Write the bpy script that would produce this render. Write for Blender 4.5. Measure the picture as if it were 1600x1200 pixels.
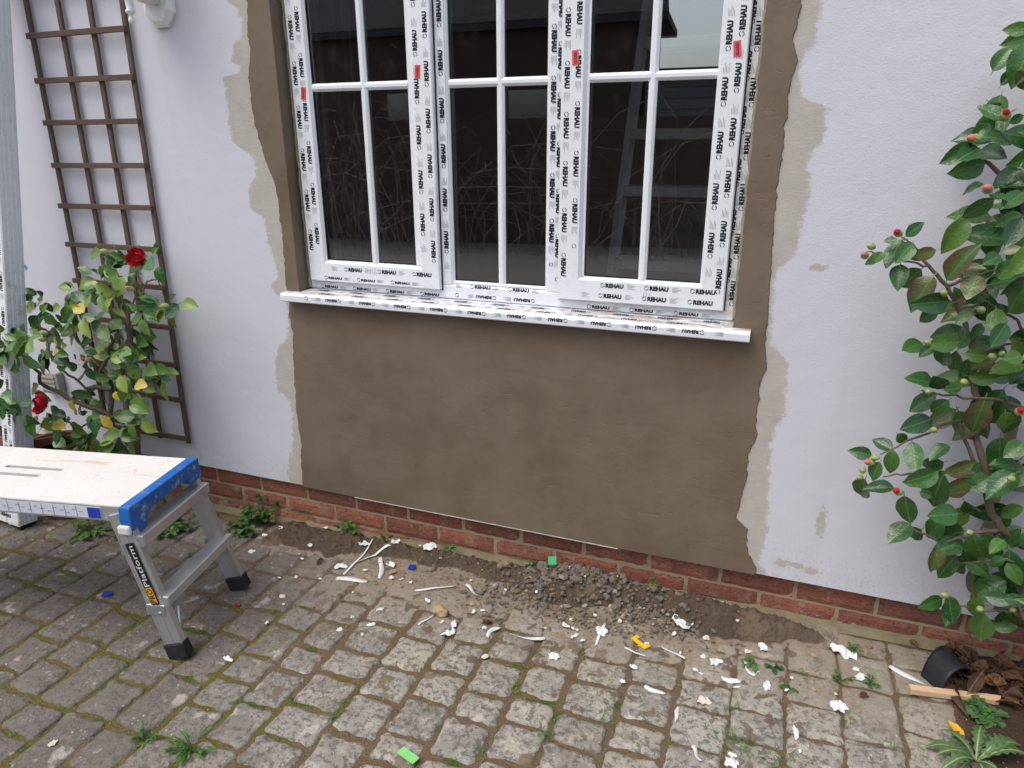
import bpy, bmesh, math, random
from mathutils import Vector, Matrix, noise
R = math.radians
rnd = random.Random(11)
for o in list(bpy.data.objects): bpy.data.objects.remove(o)
scene = bpy.context.scene
COL = scene.collection

# ------------------------------------------------------------------ camera
CAM = Vector((0.0, -2.0182, 1.42))
YAW, PITCH, ROLL, FPX = R(21.042), R(19.051), R(-0.23), 1096.9
F_ = Vector((-math.sin(YAW)*math.cos(PITCH), math.cos(YAW)*math.cos(PITCH), -math.sin(PITCH)))
r0 = Vector((math.cos(YAW), math.sin(YAW), 0)); u0 = r0.cross(F_)
R_ = r0*math.cos(ROLL) + u0*math.sin(ROLL); U_ = R_.cross(F_)
cd = bpy.data.cameras.new('camera'); cam = bpy.data.objects.new('camera', cd); COL.objects.link(cam)
cam.matrix_world = Matrix(((R_.x, U_.x, -F_.x, CAM.x), (R_.y, U_.y, -F_.y, CAM.y), (R_.z, U_.z, -F_.z, CAM.z), (0, 0, 0, 1)))
cd.sensor_fit = 'HORIZONTAL'; cd.sensor_width = 36; cd.lens = FPX/1600*36
cd.clip_start = .02; cd.clip_end = 500
scene.camera = cam
# ------------------------------------------------------------------ sky, sun, exposure (bright overcast)
SUN_EL, SUN_AZ = R(62), R(215)         # azimuth measured from +y towards +x
w = bpy.data.worlds.new('World'); scene.world = w; w.use_nodes = True
nt = w.node_tree; nt.nodes.clear()
sky = nt.nodes.new('ShaderNodeTexSky'); sky.sky_type = 'NISHITA'; sky.sun_disc = False
sky.sun_elevation = SUN_EL; sky.sun_rotation = SUN_AZ; sky.dust_density = 4.0; sky.air_density = 1.0
hs = nt.nodes.new('ShaderNodeHueSaturation'); hs.inputs['Saturation'].default_value = .72
bg = nt.nodes.new('ShaderNodeBackground'); bg.inputs['Strength'].default_value = .15
wo = nt.nodes.new('ShaderNodeOutputWorld')
nt.links.new(sky.outputs[0], hs.inputs['Color']); nt.links.new(hs.outputs[0], bg.inputs[0]); nt.links.new(bg.outputs[0], wo.inputs[0])
sl = bpy.data.lights.new('sun', 'SUN'); sl.energy = .68; sl.angle = R(42); sl.color = (1, .97, .93)
so = bpy.data.objects.new('sun', sl); COL.objects.link(so)
sd = Vector((math.sin(SUN_AZ)*math.cos(SUN_EL), math.cos(SUN_AZ)*math.cos(SUN_EL), math.sin(SUN_EL)))
so.rotation_euler = sd.to_track_quat('Z', 'Y').to_euler()
vs = scene.view_settings
vs.view_transform = 'Standard'; vs.look = 'None'; vs.gamma = 1; vs.use_curve_mapping = False; vs.exposure = 0.55
cy = scene.cycles; cy.max_bounces = 6; cy.adaptive_threshold = .02; cy.diffuse_bounces = 3; cy.glossy_bounces = 3; cy.transparent_max_bounces = 10; cy.caustics_reflective = False; cy.caustics_refractive = False

# ------------------------------------------------------------------ place helpers
SL, SX0 = .025, .29                    # the yard falls gently to the left
def gz(x): return SL*(x - SX0)
def ray(px, py): return (F_*FPX + R_*(px-800) + U_*(600-py)).normalized()
def G(px, py, h=0.0):                  # a point on the yard
    d = ray(px, py); n = Vector((-SL, 0, 1))
    return CAM + d*(-(n.dot(CAM) + SL*SX0 - h)/n.dot(d))
def Y(px, py, y=0.0):                  # a point on a plane parallel to the house wall
    d = ray(px, py); return CAM + d*((y - CAM.y)/d.y)

# ------------------------------------------------------------------ object helpers
def setp(o, label=None, cat=None, group=None, kind=None):
    if label: o['label'] = label
    if cat: o['category'] = cat
    if group: o['group'] = group
    if kind: o['kind'] = kind
    return o
def empty(name, loc=(0, 0, 0), rz=0, **k):
    o = bpy.data.objects.new(name, None); COL.objects.link(o); o.location = loc; o.rotation_euler = (0, 0, rz)
    o.empty_display_size = .05
    return setp(o, **k)
def link(name, me, mat=None, parent=None, loc=None, rot=None, **k):
    o = bpy.data.objects.new(name, me); COL.objects.link(o)
    if mat and not me.materials: me.materials.append(mat)
    if parent: o.parent = parent
    if loc is not None: o.location = loc
    if rot is not None: o.rotation_euler = rot
    return setp(o, **k)
class MB:
    def __init__(s): s.v = []; s.f = []
    def add(s, vs_, fs_):
        n = len(s.v); s.v += [tuple(v) for v in vs_]; s.f += [tuple(i+n for i in f) for f in fs_]; return s
    def box(s, a, b, ch=0.0):
        (x0, y0, z0), (x1, y1, z1) = a, b
        if ch <= 0:
            return s.add([(x0,y0,z0),(x1,y0,z0),(x1,y1,z0),(x0,y1,z0),(x0,y0,z1),(x1,y0,z1),(x1,y1,z1),(x0,y1,z1)],
                         [(0,3,2,1),(4,5,6,7),(0,1,5,4),(1,2,6,5),(2,3,7,6),(3,0,4,7)])
        bm = bmesh.new(); bmesh.ops.create_cube(bm, size=1)
        for v in bm.verts:
            v.co = Vector(((x0+x1)/2 + v.co.x*(x1-x0), (y0+y1)/2 + v.co.y*(y1-y0), (z0+z1)/2 + v.co.z*(z1-z0)))
        bmesh.ops.bevel(bm, geom=list(bm.edges), offset=ch, segments=2, affect='EDGES', profile=.5)
        return s.bm(bm)
    def bm(s, bm, M=None):
        bm.verts.ensure_lookup_table(); bm.verts.index_update()
        s.add([(M @ v.co if M else v.co.copy()) for v in bm.verts], [[v.index for v in f.verts] for f in bm.faces]); bm.free(); return s
    def prism(s, pts, d):               # polygon pts (3D) extruded along d
        n = len(pts); pts = [Vector(p) for p in pts]; d = Vector(d)
        return s.add(pts + [p+d for p in pts], [tuple(range(n))[::-1], tuple(range(n, 2*n))] + [(i, (i+1) % n, n+(i+1) % n, n+i) for i in range(n)])
    def beam(s, a, b, w_, h_, up=(0, 0, 1), ch=0.0):   # rectangular bar
        a, b = Vector(a), Vector(b); d = (b-a); L = d.length; d.normalize()
        sx = d.cross(Vector(up)).normalized(); uy = sx.cross(d)
        M = Matrix(((sx.x, d.x, uy.x, a.x), (sx.y, d.y, uy.y, a.y), (sx.z, d.z, uy.z, a.z), (0, 0, 0, 1)))
        t = MB().box((-w_/2, 0, -h_/2), (w_/2, L, h_/2), ch)
        return s.add([M @ Vector(v) for v in t.v], t.f)
    def tube(s, pts, rad, n=6, cap=True):
        pts = [Vector(p) for p in pts]; rings = []
        if not isinstance(rad, (list, tuple)): rad = [rad]*len(pts)
        for i, p in enumerate(pts):
            d = (pts[min(i+1, len(pts)-1)] - pts[max(i-1, 0)]).normalized()
            a = d.cross(Vector((.3, 1, .2))).normalized(); b = d.cross(a)
            rings.append([p + (a*math.cos(t*2*math.pi/n) + b*math.sin(t*2*math.pi/n))*rad[i] for t in range(n)])
        vv = [q for r_ in rings for q in r_]; ff = []
        for i in range(len(pts)-1):
            for t in range(n): ff.append((i*n+t, i*n+(t+1) % n, (i+1)*n+(t+1) % n, (i+1)*n+t))
        if cap: ff += [tuple(range(n))[::-1], tuple(range((len(pts)-1)*n, len(pts)*n))]
        return s.add(vv, ff)
    def lathe(s, prof, c, n=16):        # prof: (r, z) pairs round a vertical axis at c
        vv = []; ff = []
        for r_, z in prof:
            for t in range(n): vv.append((c[0]+r_*math.cos(t*2*math.pi/n), c[1]+r_*math.sin(t*2*math.pi/n), c[2]+z))
        for i in range(len(prof)-1):
            for t in range(n): ff.append((i*n+t, i*n+(t+1) % n, (i+1)*n+(t+1) % n, (i+1)*n+t))
        ff += [tuple(range(n))[::-1], tuple(range((len(prof)-1)*n, len(prof)*n))]
        return s.add(vv, ff)
    def mesh(s, name, smooth=False):
        me = bpy.data.meshes.new(name); me.from_pydata(s.v, [], s.f); me.update()
        if smooth: me.polygons.foreach_set('use_smooth', [True]*len(me.polygons))
        return me
    def build(s, name, mat, parent=None, smooth=False, fix=True, **k):
        me = s.mesh(name, smooth)
        if fix:
            bm = bmesh.new(); bm.from_mesh(me); bmesh.ops.recalc_face_normals(bm, faces=bm.faces); bm.to_mesh(me); bm.free()
        return link(name, me, mat, parent, **k)

# ------------------------------------------------------------------ material helper
class N:
    def __init__(s, name):
        s.m = bpy.data.materials.new(name); s.m.use_nodes = True; s.t = s.m.node_tree; s.n = s.t.nodes
        s.b = s.n['Principled BSDF']; s.out = s.n['Material Output']
        s.g = s.n.new('ShaderNodeNewGeometry').outputs['Position']
        s.oi = s.n.new('ShaderNodeObjectInfo'); s.tc = s.n.new('ShaderNodeTexCoord')
    def put(s, sock, v):
        if isinstance(v, bpy.types.NodeSocket): s.t.links.new(v, sock)
        elif isinstance(v, (tuple, list)) and len(v) == 3 and sock.type == 'RGBA': sock.default_value = (*v, 1)
        else: sock.default_value = v
    def noise(s, vec=None, scale=5, detail=4, rough=.55, dist=0, col=False):
        n = s.n.new('ShaderNodeTexNoise'); s.put(n.inputs['Vector'], vec or s.g); n.inputs['Scale'].default_value = scale
        n.inputs['Detail'].default_value = detail; n.inputs['Roughness'].default_value = rough; n.inputs['Distortion'].default_value = dist
        return n.outputs['Color' if col else 'Fac']
    def voro(s, vec=None, scale=20, feat='F1', out='Distance', rnd_=1.0):
        n = s.n.new('ShaderNodeTexVoronoi'); s.put(n.inputs['Vector'], vec or s.g); n.feature = feat
        n.inputs['Scale'].default_value = scale; n.inputs['Randomness'].default_value = rnd_; return n.outputs[out]
    def math(s, op, a, b=0.0, c=0.0, clamp=False):
        n = s.n.new('ShaderNodeMath'); n.operation = op; n.use_clamp = clamp
        s.put(n.inputs[0], a); s.put(n.inputs[1], b); s.put(n.inputs[2], c); return n.outputs[0]
    def step(s, v, lo, hi, a=0.0, b=1.0):
        n = s.n.new('ShaderNodeMapRange'); n.interpolation_type = 'SMOOTHSTEP'
        s.put(n.inputs[0], v); s.put(n.inputs[1], lo); s.put(n.inputs[2], hi); s.put(n.inputs[3], a); s.put(n.inputs[4], b); return n.outputs[0]
    def mix(s, f, a, b, mode='MIX'):
        n = s.n.new('ShaderNodeMix'); n.data_type = 'RGBA'; n.blend_type = mode
        s.put(n.inputs[0], f); s.put(n.inputs[6], a); s.put(n.inputs[7], b); return n.outputs[2]
    def xyz(s, v=None):
        n = s.n.new('ShaderNodeSeparateXYZ'); s.put(n.inputs[0], v or s.g); return n.outputs
    def vmul(s, v, k):
        n = s.n.new('ShaderNodeVectorMath'); n.operation = 'MULTIPLY'; s.put(n.inputs[0], v); n.inputs[1].default_value = k; return n.outputs[0]
    def vadd(s, v, k):
        n = s.n.new('ShaderNodeVectorMath'); n.operation = 'ADD'; s.put(n.inputs[0], v); s.put(n.inputs[1], k); return n.outputs[0]
    def ramp(s, f, stops):
        n = s.n.new('ShaderNodeValToRGB'); s.put(n.inputs[0], f); e = n.color_ramp.elements
        while len(e) < len(stops): e.new(.5)
        for q, (p, c) in zip(e, stops): q.position = p; q.color = (*c, 1)
        return n.outputs[0]
    def curve(s, v, pts):                # v -> value, piecewise through pts; x and y are mapped to 0..1
        xs = [p[0] for p in pts]; ys = [p[1] for p in pts]; x0, x1 = min(xs), max(xs); y0, y1 = min(ys)-.001, max(ys)+.001
        n = s.n.new('ShaderNodeFloatCurve'); cm = n.mapping; c = cm.curves[0]
        pp = sorted(((p[0]-x0)/(x1-x0), (p[1]-y0)/(y1-y0)) for p in pts)
        c.points[0].location = pp[0]; c.points[1].location = pp[-1]
        for p in pp[1:-1]: c.points.new(*p)
        for q in c.points: q.handle_type = 'AUTO_CLAMPED'
        cm.update()
        s.put(n.inputs['Value'], s.math('DIVIDE', s.math('SUBTRACT', v, x0), x1-x0, clamp=True))
        return s.math('MULTIPLY_ADD', n.outputs[0], y1-y0, y0)
    def bump(s, h, strength=.3, dist=.01, prev=None):
        n = s.n.new('ShaderNodeBump'); n.inputs['Strength'].default_value = strength; n.inputs['Distance'].default_value = dist
        s.put(n.inputs['Height'], h)
        if prev: s.put(n.inputs['Normal'], prev)
        return n.outputs[0]
    def fin(s, col, rough=.6, normal=None, spec=.4, metal=0.0, **k):
        s.put(s.b.inputs['Base Color'], col); s.put(s.b.inputs['Roughness'], rough); s.b.inputs['Specular IOR Level'].default_value = spec
        s.b.inputs['Metallic'].default_value = metal
        if normal: s.put(s.b.inputs['Normal'], normal)
        for kk, v in k.items(): s.put(s.b.inputs[kk.replace('_', ' ')], v)
        return s.m
M = {}
# measured outlines on the wall (z, x)
PL = [(0.0,-1.66),(.127,-1.659),(.36,-1.642),(.52,-1.646),(.77,-1.626),(.90,-1.631),(1.05,-1.626),(1.2,-1.624),(1.29,-1.632),(1.385,-1.667),(1.506,-1.688),(1.62,-1.691),(1.70,-1.672),(1.845,-1.666),(2.1,-1.69),(2.6,-1.70)]
PR = [(0.0,.04),(.153,.031),(.243,-.006),(.30,-.006),(.325,-.042),(.40,-.035),(.48,-.03),(.606,-.019),(.726,-.018),(.84,-.014),(.95,-.021),(1.127,-.029),(1.244,-.034),(1.45,-.034),(1.6,-.027),(1.656,-.038),(1.74,-.027),(2.1,-.02),(2.6,-.02)]
BL = [(0,-1.72),(.186,-1.72),(.30,-1.69),(.463,-1.673),(.52,-1.70),(.56,-1.728),(.66,-1.72),(.74,-1.665),(.85,-1.64),(.895,-1.655),(.93,-1.70),(.97,-1.667),(1.04,-1.681),(1.174,-1.698),(1.225,-1.755),(1.28,-1.747),(1.343,-1.705),(1.40,-1.756),(1.467,-1.798),(1.58,-1.794),(1.625,-1.80),(1.64,-1.715),(1.682,-1.751),(1.773,-1.695),(1.85,-1.741),(2.1,-1.77),(2.6,-1.77)]
BR = [(0,.067),(.169,.055),(.205,.04),(.277,.046),(.365,.046),(.573,.032),(.695,.048),(.80,.05),(.846,.036),(.88,.005),(.916,-.006),(1.076,-.012),(1.11,.02),(1.155,.032),(1.23,.038),(1.31,.044),(1.373,.032),(1.411,.058),(1.48,.062),(1.505,.05),(1.532,-.004),(1.598,-.011),(1.653,.015),(1.74,.016),(2.1,.03),(2.6,.03)]
def lin(pts, z):
    for (a, b), (c, d) in zip(pts, pts[1:]):
        if a <= z <= c: return b + (d-b)*(z-a)/(c-a)
    return pts[-1][1]

def m_wall():
    s = N('white_painted_render'); x, y, z = s.xyz()
    wob = s.math('MULTIPLY_ADD', s.noise(scale=30, detail=6, rough=.72), .075, -.0375)
    brush = s.math('MULTIPLY_ADD', s.noise(s.vmul(s.g, (18, 18, 160)), 1, 2), .013, -.0065)
    wob = s.math('ADD', wob, brush)
    eL = s.math('SUBTRACT', s.math('ADD', x, wob), s.curve(z, BL)); eR = s.math('SUBTRACT', s.curve(z, BR), s.math('ADD', x, wob))
    bare = s.math('MINIMUM', s.step(eL, -.007, .008), s.step(eR, -.007, .008))
    nz = s.math('MULTIPLY_ADD', s.noise(scale=70, detail=4, rough=.7), 2.4, -1.2)
    def blob(cx, cz, rx, rz):
        a = s.math('DIVIDE', s.math('SUBTRACT', x, cx), rx); b = s.math('DIVIDE', s.math('SUBTRACT', z, cz), rz)
        d = s.math('SQRT', s.math('ADD', s.math('MULTIPLY', a, a), s.math('MULTIPLY', b, b)))
        d = s.math('ADD', d, nz)
        return s.step(d, .95, .6)
    for (px, py, rx, rz) in ((1283, 818, .017, .062), (1245, 884, .034, .012), (1222, 880, .028, .018), (1268, 893, .026, .014), (1278, 418, .03, .012), (1213, 640, .03, .06)):
        p = Y(px, py); bare = s.math('MAXIMUM', bare, blob(p.x, p.z, rx, rz))
    specks = s.math('MULTIPLY', s.step(s.noise(scale=95, detail=4, rough=.7), .70, .73), s.step(s.noise(scale=6, detail=2), .5, .62))
    near = s.math('MULTIPLY', s.step(x, -.1, .0), s.step(x, .42, .15))
    scuff = s.math('MULTIPLY', s.step(s.noise(scale=60, detail=3, rough=.75), .62, .68), s.math('MULTIPLY', near, s.step(s.noise(scale=9), .5, .6)))
    white = s.mix(s.noise(scale=1.7, detail=3), (.615, .62, .675), (.665, .67, .72))
    white = s.mix(s.math('MULTIPLY', specks, .5), white, (.33, .32, .33))
    white = s.mix(s.math('MULTIPLY', scuff, .55), white, (.46, .42, .36))
    low = s.math('MULTIPLY', s.step(z, .30, .15), s.step(s.noise(scale=14, detail=3), .45, .75))
    white = s.mix(s.math('MULTIPLY', low, .30), white, (.48, .45, .41))
    splash = s.math('MULTIPLY', s.step(z, .42, .15), s.step(s.noise(scale=130, detail=2), .60, .66))
    white = s.mix(s.math('MULTIPLY', splash, .5), white, (.40, .35, .29))
    streak = s.step(s.noise(s.vmul(s.g, (9, 9, .7)), 1, 3, .6), .52, .75)
    white = s.mix(s.math('MULTIPLY', streak, .16), white, (.52, .51, .53))
    p = Y(40, 418); dd = s.math('ADD', s.math('ABSOLUTE', s.math('SUBTRACT', x, p.x)), s.math('ABSOLUTE', s.math('SUBTRACT', z, p.z)))
    white = s.mix(s.step(s.math('ADD', dd, s.math('MULTIPLY', s.noise(scale=90), .012)), .024, .016), white, (.08, .25, .55))
    bc = s.mix(s.noise(scale=11, detail=4, rough=.65), (.40, .37, .325), (.56, .525, .475))
    bc = s.mix(s.math('MULTIPLY', s.step(s.noise(s.vmul(s.g, (40, 40, 170)), 1, 3, .6), .45, .75), .3), bc, (.64, .62, .59))
    col = s.mix(bare, white, bc)
    h = s.math('ADD', s.math('MULTIPLY', s.noise(scale=16, detail=4), .6), s.math('MULTIPLY', s.noise(scale=210, detail=2), .25))
    nb = s.bump(h, .42, .007)
    return s.fin(col, s.mix(bare, (.55,)*3, (.9,)*3), nb, .3)
M['wall'] = m_wall()
def m_fresh():
    s = N('fresh_sand_cement'); x, y, z = s.xyz()
    base = s.mix(s.step(s.noise(scale=3.4, detail=5, rough=.62), .32, .68), (.150, .110, .075), (.192, .146, .104))
    sw = s.noise(s.vmul(s.g, (4, 4, 5)), 1, 5, .62, .3)
    base = s.mix(s.math('MULTIPLY', s.step(sw, .42, .74), .5), base, (.222, .172, .125))
    base = s.mix(s.math('MULTIPLY', s.step(s.noise(scale=24, detail=5, rough=.7), .56, .72), .3), base, (.120, .086, .058))
    h = s.math('ADD', s.math('MULTIPLY', s.noise(scale=260, detail=3, rough=.7), .18), s.math('MULTIPLY', s.noise(s.vmul(s.g, (6, 6, 9)), 1, 3, .5, .8), .9))
    h = s.math('ADD', h, s.math('MULTIPLY', s.math('MULTIPLY', s.step(s.noise(s.vmul(s.g, (26, 26, 70)), 1, 4, .6), .60, .68), s.step(s.noise(scale=4), .44, .58)), -.42))
    nb = s.bump(h, .30, .010)
    return s.fin(base, s.step(sw, .3, .75, .48, .7), nb, .35)
M['fresh'] = m_fresh()
def m_brick():
    s = N('wirecut_red_brick'); v = s.vadd(s.g, s.oi.outputs['Random'])
    c = s.ramp(s.oi.outputs['Random'], [(0, (.25, .095, .070)), (.35, (.36, .130, .086)), (.7, (.43, .172, .108)), (1, (.235, .105, .086))])
    c = s.mix(s.step(s.noise(v, 13, 3), .46, .62), c, s.mix(s.noise(v, 5), (.40, .16, .10), (.20, .085, .075)))
    rug = s.noise(s.vmul(s.g, (120, 120, 190)), 1, 4, .6, .6)
    c = s.mix(s.math('MULTIPLY', s.step(rug, .50, .36), .6), c, (.10, .035, .026))
    c = s.mix(s.math('MULTIPLY', s.step(s.noise(scale=19, detail=6, rough=.7), .55, .66), .6), c, (.36, .28, .205))
    x, y, z = s.xyz()
    ef = s.math('MULTIPLY', s.math('MULTIPLY', s.step(z, .028, .006), s.step(x, .10, .20)), s.step(s.noise(scale=75, detail=3), .55, .62))
    c = s.mix(s.math('MULTIPLY', ef, .8), c, (.62, .6, .57))
    return s.fin(c, .85, s.bump(rug, .9, .006), .25)
M['brick'] = m_brick()
def m_mortar():
    s = N('sandy_mortar'); x, y, z = s.xyz()
    c = s.mix(s.noise(scale=17, detail=5), (.34, .26, .165), (.46, .37, .25))
    c = s.mix(s.math('MULTIPLY', s.step(z, .04, -.01), s.step(s.noise(scale=12), .35, .6)), c, (.22, .20, .10))
    return s.fin(c, .95, s.bump(s.noise(scale=260, detail=3), .6, .004), .15)
M['mortar'] = m_mortar()
def mud_mask(s):
    x, y, z = s.xyz()
    n1 = s.noise(scale=9, detail=6, rough=.65); n2 = s.noise(scale=4, detail=3)
    edge = s.math('ADD', y, s.math('MULTIPLY_ADD', n2, .36, -.18))
    inx = s.math('MULTIPLY', s.step(x, -1.75, -1.25), s.step(x, 1.2, .5))
    film = s.math('MULTIPLY', inx, s.step(edge, -.52, -.20))
    return film, n1, x, y
def m_paver():
    s = N('weathered_paving_block'); r = s.oi.outputs['Random']; v = s.vadd(s.g, s.vmul(s.oi.outputs['Location'], (1.7, 2.3, 1)))
    film, n1, x, y = mud_mask(s)
    c = s.ramp(r, [(0, (.23, .212, .185)), (.25, (.34, .325, .29)), (.5, (.27, .25, .22)), (.75, (.36, .33, .275)), (1, (.25, .225, .195))])
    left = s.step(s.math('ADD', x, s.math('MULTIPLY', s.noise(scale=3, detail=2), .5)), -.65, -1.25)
    c = s.mix(s.math('MULTIPLY', s.step(s.noise(v, 20, 4, .7), .47, .68), .65), c, (.50, .465, .40))
    c = s.mix(s.math('MULTIPLY', s.step(s.noise(v, 60, 3, .75), .52, .40), .7), c, (.085, .078, .070))
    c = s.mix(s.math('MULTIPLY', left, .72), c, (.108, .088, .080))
    lich = s.step(s.noise(v, 14, 4, .6), .60, .68)
    c = s.mix(s.math('MULTIPLY', lich, .6), c, s.mix(s.noise(v, 9, 2), (.52, .44, .32), (.52, .51, .50)))
    spots = s.math('MULTIPLY', s.step(s.voro(v, 55), .20, .13), s.step(s.noise(v, 13), .5, .6))
    c = s.mix(s.math('MULTIPLY', spots, .7), c, (.50, .46, .39))
    grit = s.step(s.voro(v, 210), .26, .15)
    c = s.mix(s.math('MULTIPLY', grit, s.math('MULTIPLY', s.noise(v, 30), .7)), c, (.48, .43, .36))
    tan = s.mix(s.noise(scale=14, detail=5), (.235, .195, .145), (.33, .28, .215))
    c = s.mix(s.math('MULTIPLY', film, s.step(n1, .25, .65, .25, .95)), c, tan)
    spl = s.math('MULTIPLY', s.step(s.noise(s.vmul(s.g, (24, 24, 24)), 1, 4, .5), .60, .625), s.step(s.math('ADD', y, s.math('MULTIPLY', s.noise(scale=3), .3)), -.62, -.28))
    spl = s.math('MULTIPLY', spl, s.math('MULTIPLY', s.step(x, -1.7, -1.3), s.step(x, .4, .1)))
    c = s.mix(s.math('MULTIPLY', spl, .85), c, (.125, .088, .058))
    big = s.math('MULTIPLY', s.step(s.noise(scale=7.3, detail=3), .655, .685), s.step(x, -1.7, -1.2))
    c = s.mix(s.math('MULTIPLY', big, .8), c, (.17, .122, .078))
    mossy = s.math('MULTIPLY', s.step(s.noise(scale=6.5, detail=3, rough=.7), .57, .68), s.step(s.noise(scale=60, detail=3), .45, .6))
    c = s.mix(s.math('MULTIPLY', mossy, .45), c, (.115, .115, .04))
    h = s.math('ADD', s.math('MULTIPLY', s.noise(v, 45, 4, .7), 1.0), s.math('MULTIPLY', s.noise(v, 230, 2, .7), .4))
    return s.fin(c, s.step(n1, .3, .7, .72, .93), s.bump(h, .85, .007), .3)
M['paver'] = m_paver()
def m_ground():
    s = N('joint_soil_and_moss'); film, n1, x, y = mud_mask(s)
    soil = s.mix(s.noise(scale=26, detail=6, rough=.7), (.105, .074, .042), (.225, .160, .098))
    moss = s.mix(s.noise(scale=150, detail=3), (.105, .09, .022), (.175, .145, .04))
    f = s.math('MULTIPLY', s.step(s.math('ADD', s.noise(scale=5, detail=5, rough=.65), s.step(x, -.7, -1.5, -.10, .07)), .47, .60), s.step(y, -.35, -.6))
    c = s.mix(f, soil, moss)
    c = s.mix(s.math('MULTIPLY', s.step(s.noise(scale=11, detail=3), .6, .68), s.step(y, -.1, -.5)), c, (.07, .105, .022))
    c = s.mix(s.math('MULTIPLY', s.step(s.voro(None, 130), .22, .12), .4), c, (.36, .29, .2))
    c = s.mix(s.step(y, -2.4, -2.9), c, s.mix(n1, (.11, .10, .09), (.19, .175, .155)))
    c = s.mix(s.math('MULTIPLY', s.step(x, .52, .6), s.step(y, -.9, -.6)), c, s.mix(n1, (.035, .024, .016), (.085, .056, .036)))
    h = s.math('ADD', s.noise(scale=120, detail=5, rough=.7), s.math('MULTIPLY', s.voro(None, 160), .5))
    return s.fin(c, .95, s.bump(h, .9, .008), .2)
M['ground'] = m_ground()
def m_soil():
    s = N('damp_dug_soil')
    x, y, z = s.xyz()
    th = s.math('SUBTRACT', z, s.math('MULTIPLY', s.math('SUBTRACT', x, SX0), SL))      # depth of the soil over the paving
    c = s.mix(s.noise(scale=18, detail=4, rough=.7), (.070, .048, .033), (.138, .100, .069))
    c = s.mix(s.step(s.noise(scale=5, detail=2), .52, .66), c, (.165, .122, .085))
    dry = s.mix(s.noise(scale=12, detail=4, rough=.65), (.24, .19, .135), (.36, .30, .225))
    c = s.mix(s.step(s.math('ADD', th, s.math('MULTIPLY_ADD', s.noise(scale=26, detail=4), .010, -.005)), .0065, .0025), c, dry)
    c = s.mix(s.math('MULTIPLY', s.step(s.voro(None, 120), .2, .1), .5), c, (.30, .26, .20))
    h = s.math('ADD', s.noise(scale=90, detail=6, rough=.75), s.math('MULTIPLY', s.voro(None, 70), .6))
    return s.fin(c, .9, s.bump(h, .9, .010), .25)
M['soil'] = m_soil()
def m_stone(nm, cols):
    s = N(nm); isl = s.n.new('ShaderNodeNewGeometry').outputs['Random Per Island']
    c = s.ramp(isl, cols)
    c = s.mix(s.math('MULTIPLY', s.noise(scale=60, detail=5), .5), c, (.12, .095, .07))
    return s.fin(c, .88, s.bump(s.noise(scale=160, detail=4), .5, .003), .3)
M['gravel'] = m_stone('mixed_gravel', [(0, (.12, .115, .12)), (.2, (.165, .162, .17)), (.45, (.175, .14, .105)), (.6, (.21, .165, .118)), (.8, (.15, .12, .092)), (.93, (.27, .21, .14)), (1, (.48, .45, .40))])
M['crumbs'] = m_stone('loose_crumbs', [(0, (.26, .2, .13)), (.35, (.17, .12, .08)), (.6, (.36, .31, .24)), (.8, (.55, .53, .49)), (1, (.25, .23, .22))])
def m_simple(nm, col, rough=.5, spec=.4, var=.12, scale=30, bump=.2, dist=.002, metal=0.0, **k):
    s = N(nm); d = tuple(c*(1-var*1.6) for c in col); l = tuple(min(1, c*(1+var)) for c in col)
    c = s.mix(s.noise(scale=scale, detail=5, rough=.65), d, l)
    rr = s.step(s.noise(scale=scale*1.7, detail=3), .3, .7, max(.05, rough-.1), min(1, rough+.1))
    return s.fin(c, rr, s.bump(s.noise(scale=scale*6, detail=3), bump, dist), spec, metal, **k)
M['stone_tan'] = m_simple('tan_sandstone', (.42, .31, .18), .85, .3, .2, 40, .6, .004)
def m_upvc():
    s = N('white_upvc_with_film'); x, y, z = s.xyz()
    n = s.noise(scale=45, detail=6, rough=.7)
    d1 = s.math('MULTIPLY', s.step(z, 1.02, .93), s.step(s.noise(s.vmul(s.g, (9, 30, 30)), 1, 5, .65), .50, .68))
    c = s.mix(s.noise(scale=3, detail=2), (.80, .83, .86), (.84, .87, .89))
    c = s.mix(s.math('MULTIPLY', d1, s.math('MULTIPLY', n, .75)), c, (.42, .33, .24))
    film = s.noise(s.vmul(s.g, (35, 35, 35)), 1, 3, .5, 1.0)
    return s.fin(c, s.step(film, .35, .65, .22, .42), s.bump(film, .03, .004), .5)
M['upvc'] = m_upvc()
def m_sill():
    s = N('white_upvc_sill_with_mortar'); x, y, z = s.xyz()
    nrm = s.xyz(s.n.new('ShaderNodeNewGeometry').outputs['Normal'])[2]
    n = s.noise(s.vmul(s.g, (16, 60, 60)), 1, 6, .65)
    f = s.math('MULTIPLY', s.step(n, .43, .56), s.step(nrm, .5, .9))
    rgt = s.math('ADD', s.step(x, -.75, -.35, .35, 1.0), s.step(x, -1.2, -1.5, 0, .45), clamp=True)
    f = s.math('MULTIPLY', s.math('MULTIPLY', f, rgt), s.step(y, -.038, -.02))
    c = s.mix(s.math('MULTIPLY', f, .85), (.78, .81, .85), s.mix(s.noise(scale=60, detail=4), (.36, .25, .16), (.60, .51, .41)))
    return s.fin(c, .4, s.bump(s.math('MULTIPLY', f, n), .7, .006), .5)
M['sill'] = m_sill()
M['ink'] = m_simple('black_film_ink', (.02, .022, .03), .5, .3, .2, 30, .05)
M['inkgrey'] = m_simple('grey_film_ink', (.20, .21, .25), .5, .3, .2, 30, .05)
M['gasket'] = m_simple('black_rubber', (.012, .012, .013), .55, .4, .2, 40)
M['foam'] = m_simple('pale_sealant', (.50, .45, .34), .8, .3, .3, 60, .8, .006)
def m_red():
    s = N('coral_sticker'); return s.fin((.80, .10, .11), .45, None, .4)
M['sticker'] = m_red()
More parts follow.
